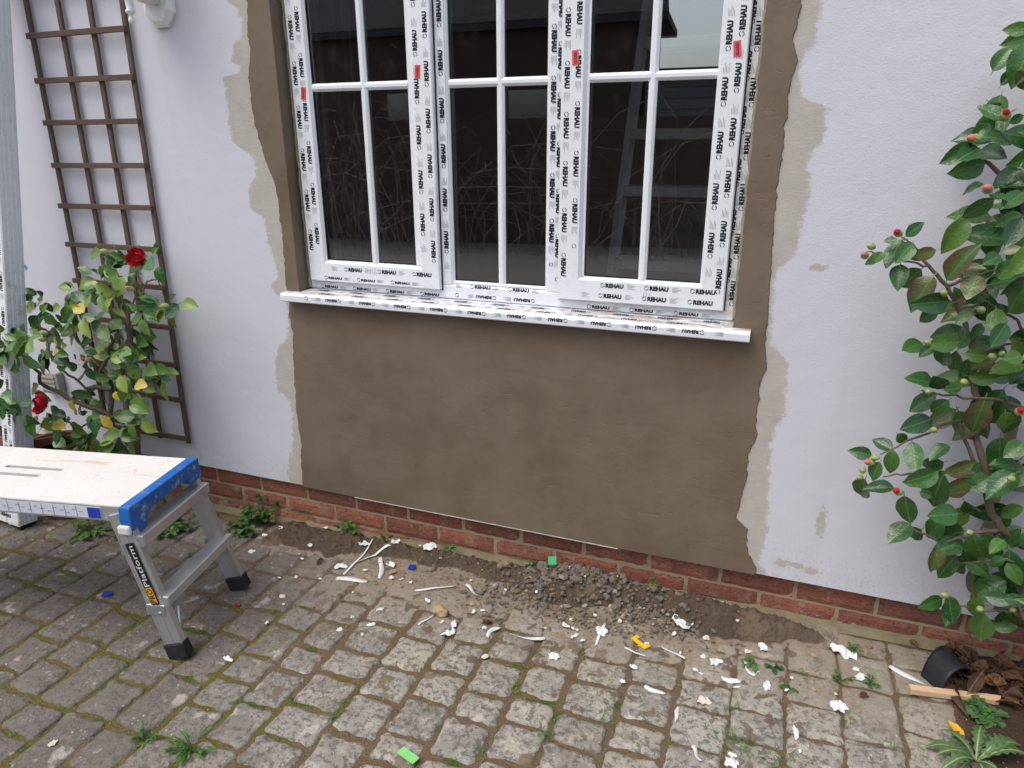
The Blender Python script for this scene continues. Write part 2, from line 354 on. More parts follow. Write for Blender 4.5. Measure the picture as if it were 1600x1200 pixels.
def m_glass():
    s = N('window_glass'); s.n.remove(s.b)
    tr = s.n.new('ShaderNodeBsdfTransparent'); tr.inputs[0].default_value = (.94, .96, .95, 1)
    gl = s.n.new('ShaderNodeBsdfGlossy'); gl.inputs['Roughness'].default_value = .003; gl.inputs['Color'].default_value = (.95, .97, 1, 1)
    fr = s.n.new('ShaderNodeFresnel'); fr.inputs[0].default_value = 1.52
    f = s.math('MULTIPLY', fr.outputs[0], 5.6, clamp=True)
    mx = s.n.new('ShaderNodeMixShader'); s.put(mx.inputs[0], f); s.put(mx.inputs[1], tr.outputs[0]); s.put(mx.inputs[2], gl.outputs[0])
    df = s.n.new('ShaderNodeBsdfDiffuse'); df.inputs[0].default_value = (.5, .5, .5, 1)
    dust = s.math('MULTIPLY', s.step(s.voro(None, 38), .035, .02), .6)
    dust = s.math('ADD', dust, s.math('MULTIPLY', s.step(s.noise(scale=8, detail=6, rough=.7), .5, .8), .03))
    m2 = s.n.new('ShaderNodeMixShader'); s.put(m2.inputs[0], dust); s.put(m2.inputs[1], mx.outputs[0]); s.put(m2.inputs[2], df.outputs[0])
    s.t.links.new(m2.outputs[0], s.out.inputs[0]); return s.m
M['glass'] = m_glass()
def m_wood(nm, a, b, rough=.75, sc=(60, 60, 6)):
    s = N(nm); g = s.noise(s.vadd(s.vmul(s.g, sc), s.vmul(s.oi.outputs['Location'], (7, 7, 7))), 1, 6, .65, .5)
    c = s.mix(g, a, b); c = s.mix(s.math('MULTIPLY', s.oi.outputs['Random'], .35), c, b)
    return s.fin(c, rough, s.bump(g, .5, .004), .3)
M['trellis'] = m_wood('dark_stained_wood', (.055, .036, .026), (.145, .100, .074))
M['trellis_h'] = m_wood('dark_stained_wood_crosswise', (.06, .04, .03), (.16, .108, .078), .75, (6, 60, 60))
M['trellis_pale'] = m_wood('greenish_weathered_wood', (.20, .175, .115), (.33, .29, .20))
M['offcut'] = m_wood('fresh_pine', (.52, .32, .18), (.70, .50, .33), .6, (10, 90, 90))
def m_alu():
    s = N('scuffed_aluminium'); n = s.noise(s.vmul(s.tc.outputs['Object'], (25, 25, 6)), 1, 5, .6)
    c = s.mix(n, (.52, .53, .54), (.68, .69, .70))
    sp = s.step(s.noise(s.tc.outputs['Object'], 28, 5, .7), .60, .68)
    c = s.mix(s.math('MULTIPLY', sp, .8), c, (.70, .62, .55))
    s.put(s.b.inputs['Metallic'], s.math('MULTIPLY_ADD', sp, -.6, .75))
    m = s.fin(c, s.step(n, .3, .7, .33, .52), s.bump(s.noise(s.vmul(s.tc.outputs['Object'], (300, 300, 20)), 1, 3), .12, .002), .5)
    s.put(s.b.inputs['Metallic'], s.math('MULTIPLY_ADD', sp, -.6, .75)); return m
M['alu'] = m_alu()
def m_deck():
    s = N('plaster_splashed_deck'); o = s.tc.outputs['Object']
    c = s.mix(s.noise(o, 6, 6, .65), (.64, .61, .57), (.78, .765, .74))
    c = s.mix(s.step(s.noise(s.vmul(o, (3, 30, 1)), 1, 5, .7), .56, .72), c, (.62, .50, .38))
    c = s.mix(s.math('MULTIPLY', s.step(s.noise(o, 17, 5, .7), .63, .70), .7), c, (.48, .38, .28))
    c = s.mix(s.math('MULTIPLY', s.step(s.noise(o, 75, 4, .7), .64, .68), .6), c, (.40, .38, .36))
    return s.fin(c, .8, s.bump(s.noise(o, 50, 6, .7), .5, .004), .3)
M['deck'] = m_deck()
def m_blue():
    s = N('blue_plastic_with_plaster'); o = s.tc.outputs['Object']
    f = s.step(s.noise(o, 30, 6, .75), .55, .68)
    c = s.mix(s.noise(o, 9), (.010, .105, .40), (.018, .15, .50)); c = s.mix(s.math('MULTIPLY', f, .75), c, (.62, .62, .64))
    return s.fin(c, .42, s.bump(s.noise(o, 60, 5), .25, .004), .5)
M['blue'] = m_blue()
M['rubber'] = m_simple('black_rubber_foot', (.025, .026, .03), .65, .3, .4, 35, .4, .004)
M['whiteplast'] = m_simple('chalky_white_plastic', (.74, .73, .70), .6, .4, .1, 60, .4, .004)
M['steel'] = m_simple('zinc_steel', (.50, .56, .58), .38, .5, .12, 30, .1, .002, .8)
M['label_white'] = m_simple('faded_white_label', (.66, .71, .78), .45, .4, .12, 90, .1)
M['label_blue'] = m_simple('blue_label_ink', (.02, .06, .46), .45, .4, .2, 90, .1)
M['label_black'] = m_simple('black_label', (.016, .016, .018), .45, .4, .1, 90, .1)
M['label_orange'] = m_simple('orange_label', (.80, .36, .03), .45, .4, .1, 90, .1)
M['label_ink_white'] = m_simple('white_label_ink', (.74, .74, .74), .45, .4, .05, 90, .1)
M['lantern'] = m_simple('white_gloss_metal', (.85, .86, .86), .3, .5, .06, 12, .1)
M['scrap'] = m_simple('white_torn_film', (.76, .76, .755), .5, .4, .16, 45, .3, .003)
M['scrap_cream'] = m_simple('cream_flake', (.70, .63, .50), .7, .3, .12, 60, .4, .003)
M['packer_blue'] = m_simple('blue_packer', (.012, .04, .42), .4, .4, .1, 40, .1)
M['packer_green'] = m_simple('green_packer', (.02, .36, .14), .4, .4, .1, 40, .1)
M['packer_lime'] = m_simple('pale_green_packer', (.24, .62, .19), .45, .4, .1, 40, .1)
M['packer_yellow'] = m_simple('yellow_packer', (.80, .50, .02), .4, .4, .1, 40, .1)
M['black_plastic'] = m_simple('dusty_black_plastic', (.020, .021, .025), .5, .4, .5, 25, .4, .004)
def m_dead():
    s = N('dead_brown_leaf'); o = s.tc.outputs['Object']
    c = s.ramp(s.oi.outputs['Random'], [(0, (.055, .028, .018)), (.35, (.115, .052, .027)), (.65, (.19, .082, .035)), (.85, (.27, .135, .06)), (1, (.085, .042, .028))])
    c = s.mix(s.step(s.noise(o, 5, 5, .7), .42, .7), c, (.05, .026, .018))
    c = s.mix(s.step(s.math('ABSOLUTE', s.xyz(o)[0]), .02, .006), c, (.26, .15, .08))
    return s.fin(c, .62, s.bump(s.noise(o, 9, 4), .5, .03), .35)
M['dead'] = m_dead()
M['dead2'] = m_simple('old_dark_leaf', (.085, .045, .028), .7, .3, .4, 20, .4, .004)
M['yellow_leaf'] = m_simple('fallen_yellow_leaf', (.66, .36, .02), .5, .4, .15, 40, .2)
M['pot'] = m_simple('brown_clay', (.17, .075, .048), .7, .3, .3, 14, .4, .004)
def m_leaf(nm, stops, edge=None, gloss=.20):
    s = N(nm); o = s.tc.outputs['Object']; x, y, z = s.xyz(o)
    c = s.ramp(s.oi.outputs['Random'], stops)
    ax = s.math('ABSOLUTE', x)
    vein = s.step(ax, .020, .006)
    side = s.math('FRACT', s.math('MULTIPLY', s.math('SUBTRACT', y, s.math('MULTIPLY', ax, .9)), 7.5))
    sv = s.math('MULTIPLY', s.step(side, .12, .04), .28)
    if edge: c = s.mix(s.math('MULTIPLY', s.step(s.math('ADD', ax, s.math('MULTIPLY', s.noise(o, 5, 5, .7), .45)), .28, .48), .9), c, edge)
    c = s.mix(s.math('MULTIPLY', s.noise(o, 4, 4), .45), c, tuple(q*.55 for q in stops[0][1]))
    c = s.mix(s.math('MAXIMUM', s.math('MULTIPLY', vein, .55), s.math('MULTIPLY', sv, .35)), c, (.15, .25, .065))
    gm = s.n.new('ShaderNodeNewGeometry').outputs['Backfacing']
    c = s.mix(s.math('MULTIPLY', gm, .35), c, (.10, .16, .05))
    m = s.fin(c, s.step(s.noise(o, 6), .3, .7, gloss-.06, gloss+.12), s.bump(s.math('ADD', s.math('MULTIPLY', s.noise(o, 14, 3), .6), s.math('MULTIPLY', sv, -1.0)), .16, .02), .6)
    s.b.inputs['Transmission Weight'].default_value = 0
    s.b.inputs['Subsurface Weight'].default_value = 0
    return m
M['leaf'] = m_leaf('camellia_leaf', [(0, (.020, .080, .018)), (.4, (.030, .112, .022)), (.8, (.050, .150, .028)), (1, (.085, .195, .035))])
M['leaf_light'] = m_leaf('bright_camellia_leaf', [(0, (.06, .15, .028)), (1, (.13, .24, .04))])
M['leaf_bronze'] = m_leaf('bronzed_camellia_leaf', [(0, (.06, .115, .03)), (1, (.12, .16, .035))], (.13, .035, .028))
M['leaf_yellow'] = m_leaf('yellowing_camellia_leaf', [(0, (.38, .33, .03)), (1, (.52, .40, .04))])
M['leaf_small'] = m_leaf('yellow_green_camellia_leaf', [(0, (.055, .135, .024)), (.5, (.12, .225, .036)), (1, (.25, .33, .05))], None, .34)  # lighter yellow-green leaf colour of the left camellia
M['weed'] = m_simple('weed_green', (.085, .19, .035), .55, .3, .35, 40, .3)
M['weed_dark'] = m_simple('dark_weed_green', (.038, .105, .035), .5, .35, .35, 30, .3)
M['weed_leafy'] = m_simple('mid_weed_green', (.075, .155, .045), .55, .35, .5, 30, .3)
M['stem'] = m_simple('camellia_bark', (.165, .125, .090), .85, .25, .3, 50, .7, .004)
M['bud'] = m_simple('green_bud', (.33, .40, .14), .5, .4, .2, 60, .3)
M['petal'] = m_simple('red_petal', (.52, .012, .028), .5, .4, .25, 50, .3)
M['petal_pink'] = m_simple('pink_petal', (.62, .20, .18), .5, .4, .2, 50, .3)

# ================================================================== THE SETTING: yard
def ground_mesh():
    xs = [-80, -30, -12, -6, -4, -3.5] + [-3.3 + i*.016 for i in range(0, 275)] + [1.3, 2, 4, 8, 20, 60]
    ys = [-70, -30, -12, -6, -3, -2, -1.6] + [-1.45 + i*.016 for i in range(0, 92)] + [.1, .4, 4, 20, 60]
    vv = []; nx = len(xs)
    for y in ys:
        for x in xs:
            near = -3.3 < x < 1.2 and -1.5 < y < .05
            z = gz(max(-6, min(4, x))) - (.0058 if near else .030)
            if near:
                p = Vector((x, y, 0))
                z += .0045*noise.noise(p*16) + .004*noise.noise(p*60) + .003*noise.noise(p*5)
                if x > .55 and y > -.42:        # planting bed on the right is bare and lumpy
                    k = min(1, (x-.55)/.08)*min(1, (y+.42)/.1); z += k*(.012 + .018*noise.noise(p*14))
            vv.append((x, y, z))
    ff = [(j*nx+i, j*nx+i+1, (j+1)*nx+i+1, (j+1)*nx+i) for j in range(len(ys)-1) for i in range(nx-1)]
    me = bpy.data.meshes.new('ground'); me.from_pydata(vv, [], ff); me.polygons.foreach_set('use_smooth', [True]*len(ff)); return me
ground = link('ground', ground_mesh(), M['ground'], kind='structure')

# column lines and measured cross joints of the block paving
XL = [-1.96-.14*k for k in range(9, 0, -1)] + [-1.96, -1.822, -1.682, -1.543, -1.403, -1.266, -1.140, -.978, -.835, -.696, -.560, -.424, -.276, -.136, .006, .143, .281, .421, .562, .70, .84]
JY = {9: [-.79, -.90, -1.025], 10: [-.815, -1.03], 11: [-.785, -.888, -1.022], 12: [-.822, -1.025], 13: [-.78, -.89, -1.01],
      14: [-.355, -.465, -.592, -.70, -.838], 15: [-.42, -.56, -.667, -.80, -.91], 16: [-.45, -.585, -.704, -.845], 17: [-.553, -.668, -.797, -.893],
      18: [-.595, -.697, -.828], 19: [-.43, -.565, -.663, -.79], 20: [-.355, -.456, -.583, -.69], 21: [-.412, -.555, -.658], 22: [-.347, -.457, -.587],
      23: [-.195, -.416], 24: [-.223, -.346, -.46], 25: [-.231, -.428], 26: [-.215, -.357]}
def paver_mesh(wd, ln, seed):
    q = random.Random(seed); hw, hl = wd/2, ln/2; rc = .0135
    out = []
    cs = [(hw-rc, hl-rc, 0), (-hw+rc, hl-rc, 90), (-hw+rc, -hl+rc, 180), (hw-rc, -hl+rc, 270)]
    for k, (cx, cy, a0) in enumerate(cs):
        rcx = rc*q.uniform(.7, 1.6)
        for a in (10, 45, 80): out.append((cx + rcx*math.cos(R(a0+a)), cy + rcx*math.sin(R(a0+a))))
        nx_, ny_, _ = cs[(k+1) % 4]
        for t in (.2, .4, .6, .8):
            ex = cx + (nx_-cx)*t; ey = cy + (ny_-cy)*t
            dx, dy = [(0, 1), (-1, 0), (0, -1), (1, 0)][k]
            out.append((ex + dx*rc, ey + dy*rc))
    n = len(out); j = [q.uniform(-.0040, .0026) for _ in out]
    vv = []; C0 = Vector((0, 0, 0))
    def ring(off, z, zj):
        for (x, y), jj in zip(out, j):
            L = math.hypot(x, y); k = ((L - off + jj)/L if off < .1 else (1-off)*(L+jj)/L)
            vv.append((x*k, y*k, z + q.uniform(-zj, zj)))
    ring(0, -.035, 0); ring(0, -.008, .001); ring(.004, -.0025, .001); ring(.013, 0, .0009); ring(.45, .0008, .0014); ring(.75, .001, .0014)
    ff = []
    for r_ in range(5):
        for i in range(n): ff.append((r_*n+i, r_*n+(i+1) % n, (r_+1)*n+(i+1) % n, (r_+1)*n+i))
    vv.append((0, 0, .001)); c = len(vv)-1
    for i in range(n): ff.append((5*n+i, 5*n+(i+1) % n, c))
    me = bpy.data.meshes.new('paving_block'); me.from_pydata(vv, [], ff); me.polygons.foreach_set('use_smooth', [True]*len(ff))
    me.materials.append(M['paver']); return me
cells = []
for k in range(len(XL)-1):
    x0, x1 = XL[k], XL[k+1]; js = sorted(JY.get(k, [-.5 + rnd.uniform(-.06, .06)]), reverse=True)
    q = random.Random(100+k)
    ys = list(js)
    while ys[0] < -.06: ys.insert(0, min(.0, ys[0] + q.choice((.105, .14, .14, .2))))
    while ys[-1] > -2.9: ys.append(ys[-1] - q.choice((.105, .14, .14, .205)))
    for a, b in zip(ys, ys[1:]):
        if a - b < .03: continue
        if x0 > .53 and a > -.30: continue        # planting bed
        cells.append((x0, x1, b, a))
def key(c):
    p = Vector(((c[0]+c[1])/2, (c[2]+c[3])/2, gz(c[0]))) - CAM; d = p.dot(F_); px = p.dot(R_)/d*FPX if d > .1 else 9e9; py = -p.dot(U_)/d*FPX if d > .1 else 9e9
    return (max(0, abs(px)-830) + max(0, abs(py)-640))
cells.sort(key=key)
rest = MB()
for i, (x0, x1, y0, y1) in enumerate(cells):
    far = y0 > -.33 and x0 > -1.3                 # mud-bound blocks near the wall sit tight
    wide = x0 > -.15
    gap = .006 if (far or wide) else rnd.uniform(.009, .018)
    if x0 < -1.3: gap = rnd.uniform(.009, .014)
    me = paver_mesh(x1-x0-gap, y1-y0-gap*(1.0), 500+i)
    cx, cy = (x0+x1)/2, (y0+y1)/2; rot = (R(rnd.gauss(0, .5)), -math.atan(SL)+R(rnd.gauss(0, .5)), R(rnd.gauss(0, .9)))
    loc = Vector((cx, cy, gz(cx) + rnd.uniform(-.002, .002)))
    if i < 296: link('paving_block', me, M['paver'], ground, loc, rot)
    else:
        Mx = Matrix.Translation(loc) @ Matrix.Rotation(rot[2], 4, 'Z') @ Matrix.Rotation(rot[1], 4, 'Y')
        rest.add([Mx @ v.co for v in me.vertices], [tuple(p.vertices) for p in me.polygons]); bpy.data.meshes.remove(me)
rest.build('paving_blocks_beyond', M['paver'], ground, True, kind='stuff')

# ================================================================== THE HOUSE WALL
OX0, OX1, OZ0, OZ1 = -1.577, -.106, .897, 2.262       # finished window opening
wall = empty('house_wall', (-.8, 0, 0), label='white painted rendered house wall above a red brick plinth, patched brown round the window', cat='wall')
WO = Vector((-.8, 0, 0))
def wchild(mb, name, mat, parent=wall, **k):           # geometry given in world coordinates
    base = Vector((0, 0, 0)); p = parent
    while p: base += p.location; p = p.parent
    mb.v = [tuple(Vector(v)-base) for v in mb.v]; return mb.build(name, mat, parent, **k)
b = MB(); ZB, ZT, XA, XB, TH = .147, 3.2, -6.5, 3.2, .28
jx0, jx1, jz0, jz1 = OX0-.018, OX1+.018, OZ0-.006, OZ1+.018
def quad(a, b_, c, d): b.add([a, b_, c, d], [(0, 1, 2, 3)])
gx = [XA, jx0, jx1, XB]; gzs = [ZB, jz0, jz1, ZT]
for i in range(3):
    for j in range(3):
        if i == 1 and j == 1: continue
        for yy in (0, TH): quad((gx[i], yy, gzs[j]), (gx[i+1], yy, gzs[j]), (gx[i+1], yy, gzs[j+1]), (gx[i], yy, gzs[j+1]))
quad((jx0, 0, jz0), (jx1, 0, jz0), (jx1, TH, jz0), (jx0, TH, jz0)); quad((jx0, 0, jz1), (jx1, 0, jz1), (jx1, TH, jz1), (jx0, TH, jz1))
quad((jx0, 0, jz0), (jx0, TH, jz0), (jx0, TH, jz1), (jx0, 0, jz1)); quad((jx1, 0, jz0), (jx1, TH, jz0), (jx1, TH, jz1), (jx1, 0, jz1))
quad((XA, 0, ZB), (XB, 0, ZB), (XB, TH, ZB), (XA, TH, ZB)); quad((XA, 0, ZT), (XB, 0, ZT), (XB, TH, ZT), (XA, TH, ZT))
quad((XA, 0, ZB), (XA, TH, ZB), (XA, TH, ZT), (XA, 0, ZT)); quad((XB, 0, ZB), (XB, TH, ZB), (XB, TH, ZT), (XB, 0, ZT))
wchild(b, 'white_render', M['wall'], label='white painted render, paint scraped back to beige round the patch')
# fresh brown render: a skim 4 mm proud with a ragged edge
b = MB(); T = .004
def edgeN(z, s_): return .010*noise.noise(Vector((s_, 0, z*14))) + .006*noise.noise(Vector((s_, 3, z*45))) + .003*noise.noise(Vector((s_, 7, z*130)))
rows = []; z = ZB - .004
while z < 2.6: rows.append(z); z += .006
def strip(za, zb, la, lb, ra, rb, le, re_):
    n = 6; vv = []
    for zz, l, r_ in ((za, la, ra), (zb, lb, rb)):
        for i in range(n+1):
            x = l + (r_-l)*i/n; vv.append((x, -T, zz))
    b.add(vv, [(i, i+1, n+1+i+1, n+1+i) for i in range(n)])
    if le: b.add([(la-.0025, .0005, za), (la, -T, za), (lb, -T, zb), (lb-.0025, .0005, zb)], [(0, 1, 2, 3)])
    if re_: b.add([(ra, -T, za), (ra+.0025, .0005, za), (rb+.0025, .0005, zb), (rb, -T, zb)], [(0, 1, 2, 3)])
for za, zb in zip(rows, rows[1:]):
    la, lb = lin(PL, za)+edgeN(za, 1), lin(PL, zb)+edgeN(zb, 1); ra, rb = lin(PR, za)+edgeN(za, 9), lin(PR, zb)+edgeN(zb, 9)
    if zb <= OZ0 or za >= OZ1: strip(za, zb, la, lb, ra, rb, True, True)
    else: strip(za, zb, la, lb, OX0, OX0, True, False); strip(za, zb, OX1, OX1, ra, rb, False, True)
za = rows[0]; b.add([(lin(PL, za), -T, za), (lin(PR, za), -T, za), (lin(PR, za), .05, za), (lin(PL, za), .05, za)], [(0, 1, 2, 3)])
wchild(b, 'fresh_render_patch', M['fresh'], fix=False, label='damp brown sand and cement render below and beside the window')
b = MB(); b.box((jx0-.001, -.0030, jz0), (OX0, .15, OZ1)); wchild(b, 'plastered_reveal', M['fresh'])
b = MB(); b.box((OX1, -.0031, jz0), (jx1+.001, .15, OZ1)); wchild(b, 'plastered_reveal', M['fresh'])
b = MB(); b.box((jx0, -.0032, OZ1), (jx1, .15, jz1+.001)); wchild(b, 'plastered_reveal', M['fresh'])
# white drip bead under the patch
b = MB(); b.box((-1.42, -.0060, ZB-.0078), (-.40, .006, ZB-.0046), .0008); wchild(b, 'drip_bead', m_simple('dusty_white_bead', (.50, .46, .40), .7, .3, .35, 30, .3))
# brick plinth: mortar backing and single bricks
b = MB(); b.box((XA, .0408, -.30), (XB, .26, ZB+.02)); mort = wchild(b, 'mortar', M['mortar'])
b = MB()                                             # mortar fillet at the foot of the bricks
for x in [i*.04-2.6 for i in range(90)]:
    h = gz(x) + .014 + .006*noise.noise(Vector((x*6, 0, 0))); h2 = gz(x+.04) + .014 + .006*noise.noise(Vector((x*6+.24, 0, 0)))
    b.add([(x, .004, gz(x)-.004), (x+.04, .004, gz(x+.04)-.004), (x+.04, .040, h2), (x, .040, h), ], [(0, 1, 2, 3)])
M['fillet'] = m_simple('algae_stained_mortar', (.235, .205, .130), .95, .15, .35, 22, .5, .004)
wchild(b, 'mortar_fillet', M['fillet'], smooth=True)
def brick_mesh(wd, hg, seed):
    q = random.Random(seed); nx, nz = 12, 4; vv = []; ff = []
    for j in range(nz+1):
        for i in range(nx+1):
            e = (i in (0, nx)) or (j in (0, nz)); 
            vv.append(((i/nx-.5)*wd + q.uniform(-.001, .001), (.0045 if e else 0) + q.uniform(-.0009, .0009), (j/nz-.5)*hg + q.uniform(-.0012, .0012)))
    for j in range(nz):
        for i in range(nx): a = j*(nx+1)+i; ff.append((a, a+1, a+nx+2, a+nx+1))
    bor = [i for i in range(nx+1)] + [j*(nx+1)+nx for j in range(1, nz+1)] + [nz*(nx+1)+i for i in range(nx-1, -1, -1)] + [j*(nx+1) for j in range(nz-1, 0, -1)]
    n0 = len(vv)
    for k in bor: vv.append((vv[k][0], .022, vv[k][2]))
    for k in range(len(bor)): ff.append((bor[k], n0+k, n0+(k+1) % len(bor), bor[(k+1) % len(bor)]))
    me = bpy.data.meshes.new('brick'); me.from_pydata(vv, [], ff); me.materials.append(M['brick']); return me
bvar = [brick_mesh(.2172, .0625, 900+i) for i in range(10)]
for course, (zc, xj) in enumerate(((.0945, .1557), (.0225, .2808), (-.0500, .1557), (-.1225, .2808))):
    k = -24
    while xj + k*.2285 < 1.35:
        xc = xj + (k+.5)*.2285; k += 1
        if zc < gz(xc) - .045: continue
        link('brick', bvar[rnd.randrange(10)], M['brick'], wall, Vector((xc, .0355+rnd.uniform(-.0015, .0015), zc+rnd.uniform(-.001, .001)))-WO, (0, 0, rnd.choice((0, 0))))

# ================================================================== THE WINDOW
WY = .060
win = empty('window', (-.84, WY, .925), label='white plastic three-light casement window still wrapped in printed protective film', cat='window')
fc = bpy.data.curves.new('t', 'FONT'); fcache = {}
def text_mesh(txt, off=.02):
    if (txt, off) in fcache: return fcache[(txt, off)]
    c = bpy.data.curves.new('t', 'FONT'); c.body = txt; c.size = 1; c.offset = off; c.resolution_u = 2; c.space_character = 1.02
    o = bpy.data.objects.new('t', c); COL.objects.link(o); bpy.context.view_layer.update()
    me = bpy.data.meshes.new_from_object(o.evaluated_get(bpy.context.evaluated_depsgraph_get()))
    vv = [(v.co.x, v.co.y) for v in me.vertices]; ff = [tuple(p.vertices) for p in me.polygons]
    bpy.data.objects.remove(o); bpy.data.curves.remove(c); bpy.data.meshes.remove(me)
    x0, x1 = min(v[0] for v in vv), max(v[0] for v in vv); y0, y1 = min(v[1] for v in vv), max(v[1] for v in vv)
    r_ = ([((x-x0)/(x1-x0), (y-y0)/(y1-y0)) for x, y in vv], ff); fcache[(txt, off)] = r_; return r_
def put_text(mb, txt, o, d, u, L, H, off=.065, clip=None):   # lettering L x H with its lower left corner at o
    vv, ff = text_mesh(txt, off); o, d, u = Vector(o), Vector(d).normalized(), Vector(u).normalized()
    nn = d.cross(u)
    mb.add([o + d*(x*L) + u*((y if clip is None else clip[0]+(clip[1]-clip[0])*y)*H) + nn*.0005 for x, y in vv], ff)
def put_ring(mb, c, d, u, r_):
    c, d, u = Vector(c), Vector(d).normalized(), Vector(u).normalized(); nn = d.cross(u)*.0005
    for a0 in (15, 195):
        vv = []; n = 8
        for i in range(n+1):
            a = R(a0 + 150*i/n)
            for rr in (r_, r_*(.82 - .22*i/n)): vv.append(c + nn + d*(rr*math.cos(a)) + u*(rr*math.sin(a)))
        mb.add(vv, [(2*i, 2*i+1, 2*i+3, 2*i+2) for i in range(n)])
def print_run(mb, mg, o, d, u, length, phase, H=.0160, L=.056, period=.133):
    # film print: ring, word, block of small lines, repeated along d
    o, d, u = Vector(o), Vector(d).normalized(), Vector(u).normalized(); nn = d.cross(u)*.0005
    t = phase - period
    while t < length:
        if 0 < t and t+.016 < length: put_ring(mb, o + d*(t+.007) + u*(H*.5), d, u, .0068)
        if 0 < t+.017 and t+.017+L < length: put_text(mb, 'REHAU', o + d*(t+.0165), d, u, L, H)
        for k in range(5):
            a = t + .082; 
            if 0 < a and a+.026 < length:
                ll = .014 + .011*((k*7+int(t*100)) % 3)/2; yy = H*(.0+.23*k)
                mg.add([o+d*a+u*yy+nn, o+d*(a+ll)+u*yy+nn, o+d*(a+ll)+u*(yy+.0009)+nn, o+d*a+u*(yy+.0009)+nn], [(0, 1, 2, 3)])
        t += period
def mitred(mb, x0, x1, z0, z1, wl, y0, y1, ch=.006):
    # picture frame of four mitred members, front edge chamfered towards the glass and outwards
    prof = [(0, y1), (0, y0+ch*.6), (ch*.6, y0), (wl-ch*1.6, y0), (wl, y0+ch*1.8), (wl, y1)]
    n = len(prof); cr = [(x0, z0, 1, 1), (x1, z0, -1, 1), (x1, z1, -1, -1), (x0, z1, 1, -1)]
    for k in range(4):
        vv = []
        for (cx, cz, sx, sz) in (cr[k], cr[(k+1) % 4]):
            for p, yy in prof: vv.append((cx+sx*p, yy, cz+sz*p))
        mb.add(vv, [(i, i+1, n+i+1, n+i) for i in range(n-1)] + [(0, n, 2*n-1, n-1)])
FX0, FX1, FZ0, FZ1 = OX0+.002, OX1-.002, .926, OZ1-.002
MU1, MU2 = (-1.058, -1.012), (-.682, -.634)
b = MB(); mitred(b, FX0, FX1, FZ0, FZ1, .052, WY, WY+.07)
for m0, m1 in (MU1, MU2):
    b.box((m0, WY+.001, FZ0+.046), (m1, WY+.068, FZ1-.046), .003)
frame = wchild(b, 'outer_frame', M['upvc'], win)
def prints(parent, runs):
    a, g = MB(), MB()
    for rr in runs: print_run(a, g, *rr)
    if a.v: wchild(a, 'printed_lettering', M['ink'], parent, fix=False)
    if g.v: wchild(g, 'small_print', M['inkgrey'], parent, fix=False)
DN, UP, RT, LF = (0, 0, -1), (0, 0, 1), (1, 0, 0), (-1, 0, 0)
yf = WY
prints(frame, [((FX0+.006, yf, 2.2), DN, RT, 1.25, .03), ((MU1[0]+.016, yf, .985), UP, LF, 1.2, .05), ((MU1[1]-.006, yf, .975), UP, LF, 1.2, .10),
               ((MU2[0]+.006, yf, 2.2), DN, RT, 1.2, .07), ((MU2[0]+.026, yf, 2.2), DN, RT, 1.2, .115), ((FX1-.006, yf, .95), UP, LF, 1.25, .02), ((FX1-.024, yf, .955), UP, LF, 1.25, .08),
               ((-1.005, yf, .966), RT, DN and (0, 0, 1), .34, .06, .011), ((-.70, yf, .945), LF, DN, .34, .02, .011),
               ((-1.55, yf, .930), RT, UP, .50, .02, .010), ((-.60, yf, .931), RT, UP, .46, .05, .010)])
def bars(parent, gx0, gx1, gz0, gz1, vx, hz, yb):
    w_ = .0125
    def bar(a0, a1, horiz):
        m_ = MB(); pr = [(-w_, yb+.010), (-w_*.95, yb+.006), (-w_*.35, yb), (w_*.35, yb), (w_*.95, yb+.006), (w_, yb+.010)]
        vv = []
        for t in (a0, a1):
            for p, yy in pr: vv.append((t, yy, hz+p) if horiz else (vx+p, yy, t))
        m_.add(vv, [(i, i+1, 6+i+1, 6+i) for i in range(5)] + [(0, 5, 11, 6), (0, 1, 2, 3, 4, 5), (6, 7, 8, 9, 10, 11)])
        wchild(m_, 'glazing_bar', M['upvc'], parent)
    bar(gz0, gz1, False); bar(gx0, vx-w_*.36, True); bar(vx+w_*.36, gx1, True)
    for xa, xb in ((gx0, vx), (vx, gx1)):
        for za, zb in ((gz0, hz), (hz, gz1)):
            p = MB().box((xa+.0005, yb+.0105, za+.0005), (xb-.0005, yb+.0145, zb-.0005)); wchild(p, 'glass_pane', M['glass'], parent)
    g = MB(); t = .004                                # black gasket line round the glass
    for a, c in (((gx0-.002, gz0-.002), (gx0+t, gz1+.002)), ((gx1-t, gz0-.002), (gx1+.002, gz1+.002)), ((gx0+t, gz0-.002), (gx1-t, gz0+t)), ((gx0+t, gz1-t), (gx1-t, gz1+.002))):
        g.box((a[0], yb+.008, a[1]), (c[0], yb+.0102, c[1]))
    wchild(g, 'gasket', M['gasket'], parent)
def glazed_sticker(parent, px, py, y, rot):
    p = Y(px, py, y-.0012); m_ = MB(); d = Vector((math.cos(rot), 0, math.sin(rot))); u = Vector((-math.sin(rot), 0, math.cos(rot)))
    h_, l_ = .0095, .019
    c = [p-d*l_-u*h_, p+d*l_-u*h_, p+d*l_+u*h_, p-d*l_+u*h_]; m_.prism(c, (0, .001, 0)); st = wchild(m_, 'red_sticker', M['sticker'], parent)
    t = MB(); put_text(t, 'GLAZED', p-d*(l_*.8)-u*(h_*.42)+Vector((0, -.0003, 0)), d, u, l_*1.6, h_*.8, .01); wchild(t, 'red_sticker_lettering', M['ink'], parent, fix=False)
SASH = [(-1.557, -1.046, -1.485, -1.136, -1.293), (-.640, -.1415, -.560, -.210, -.382)]
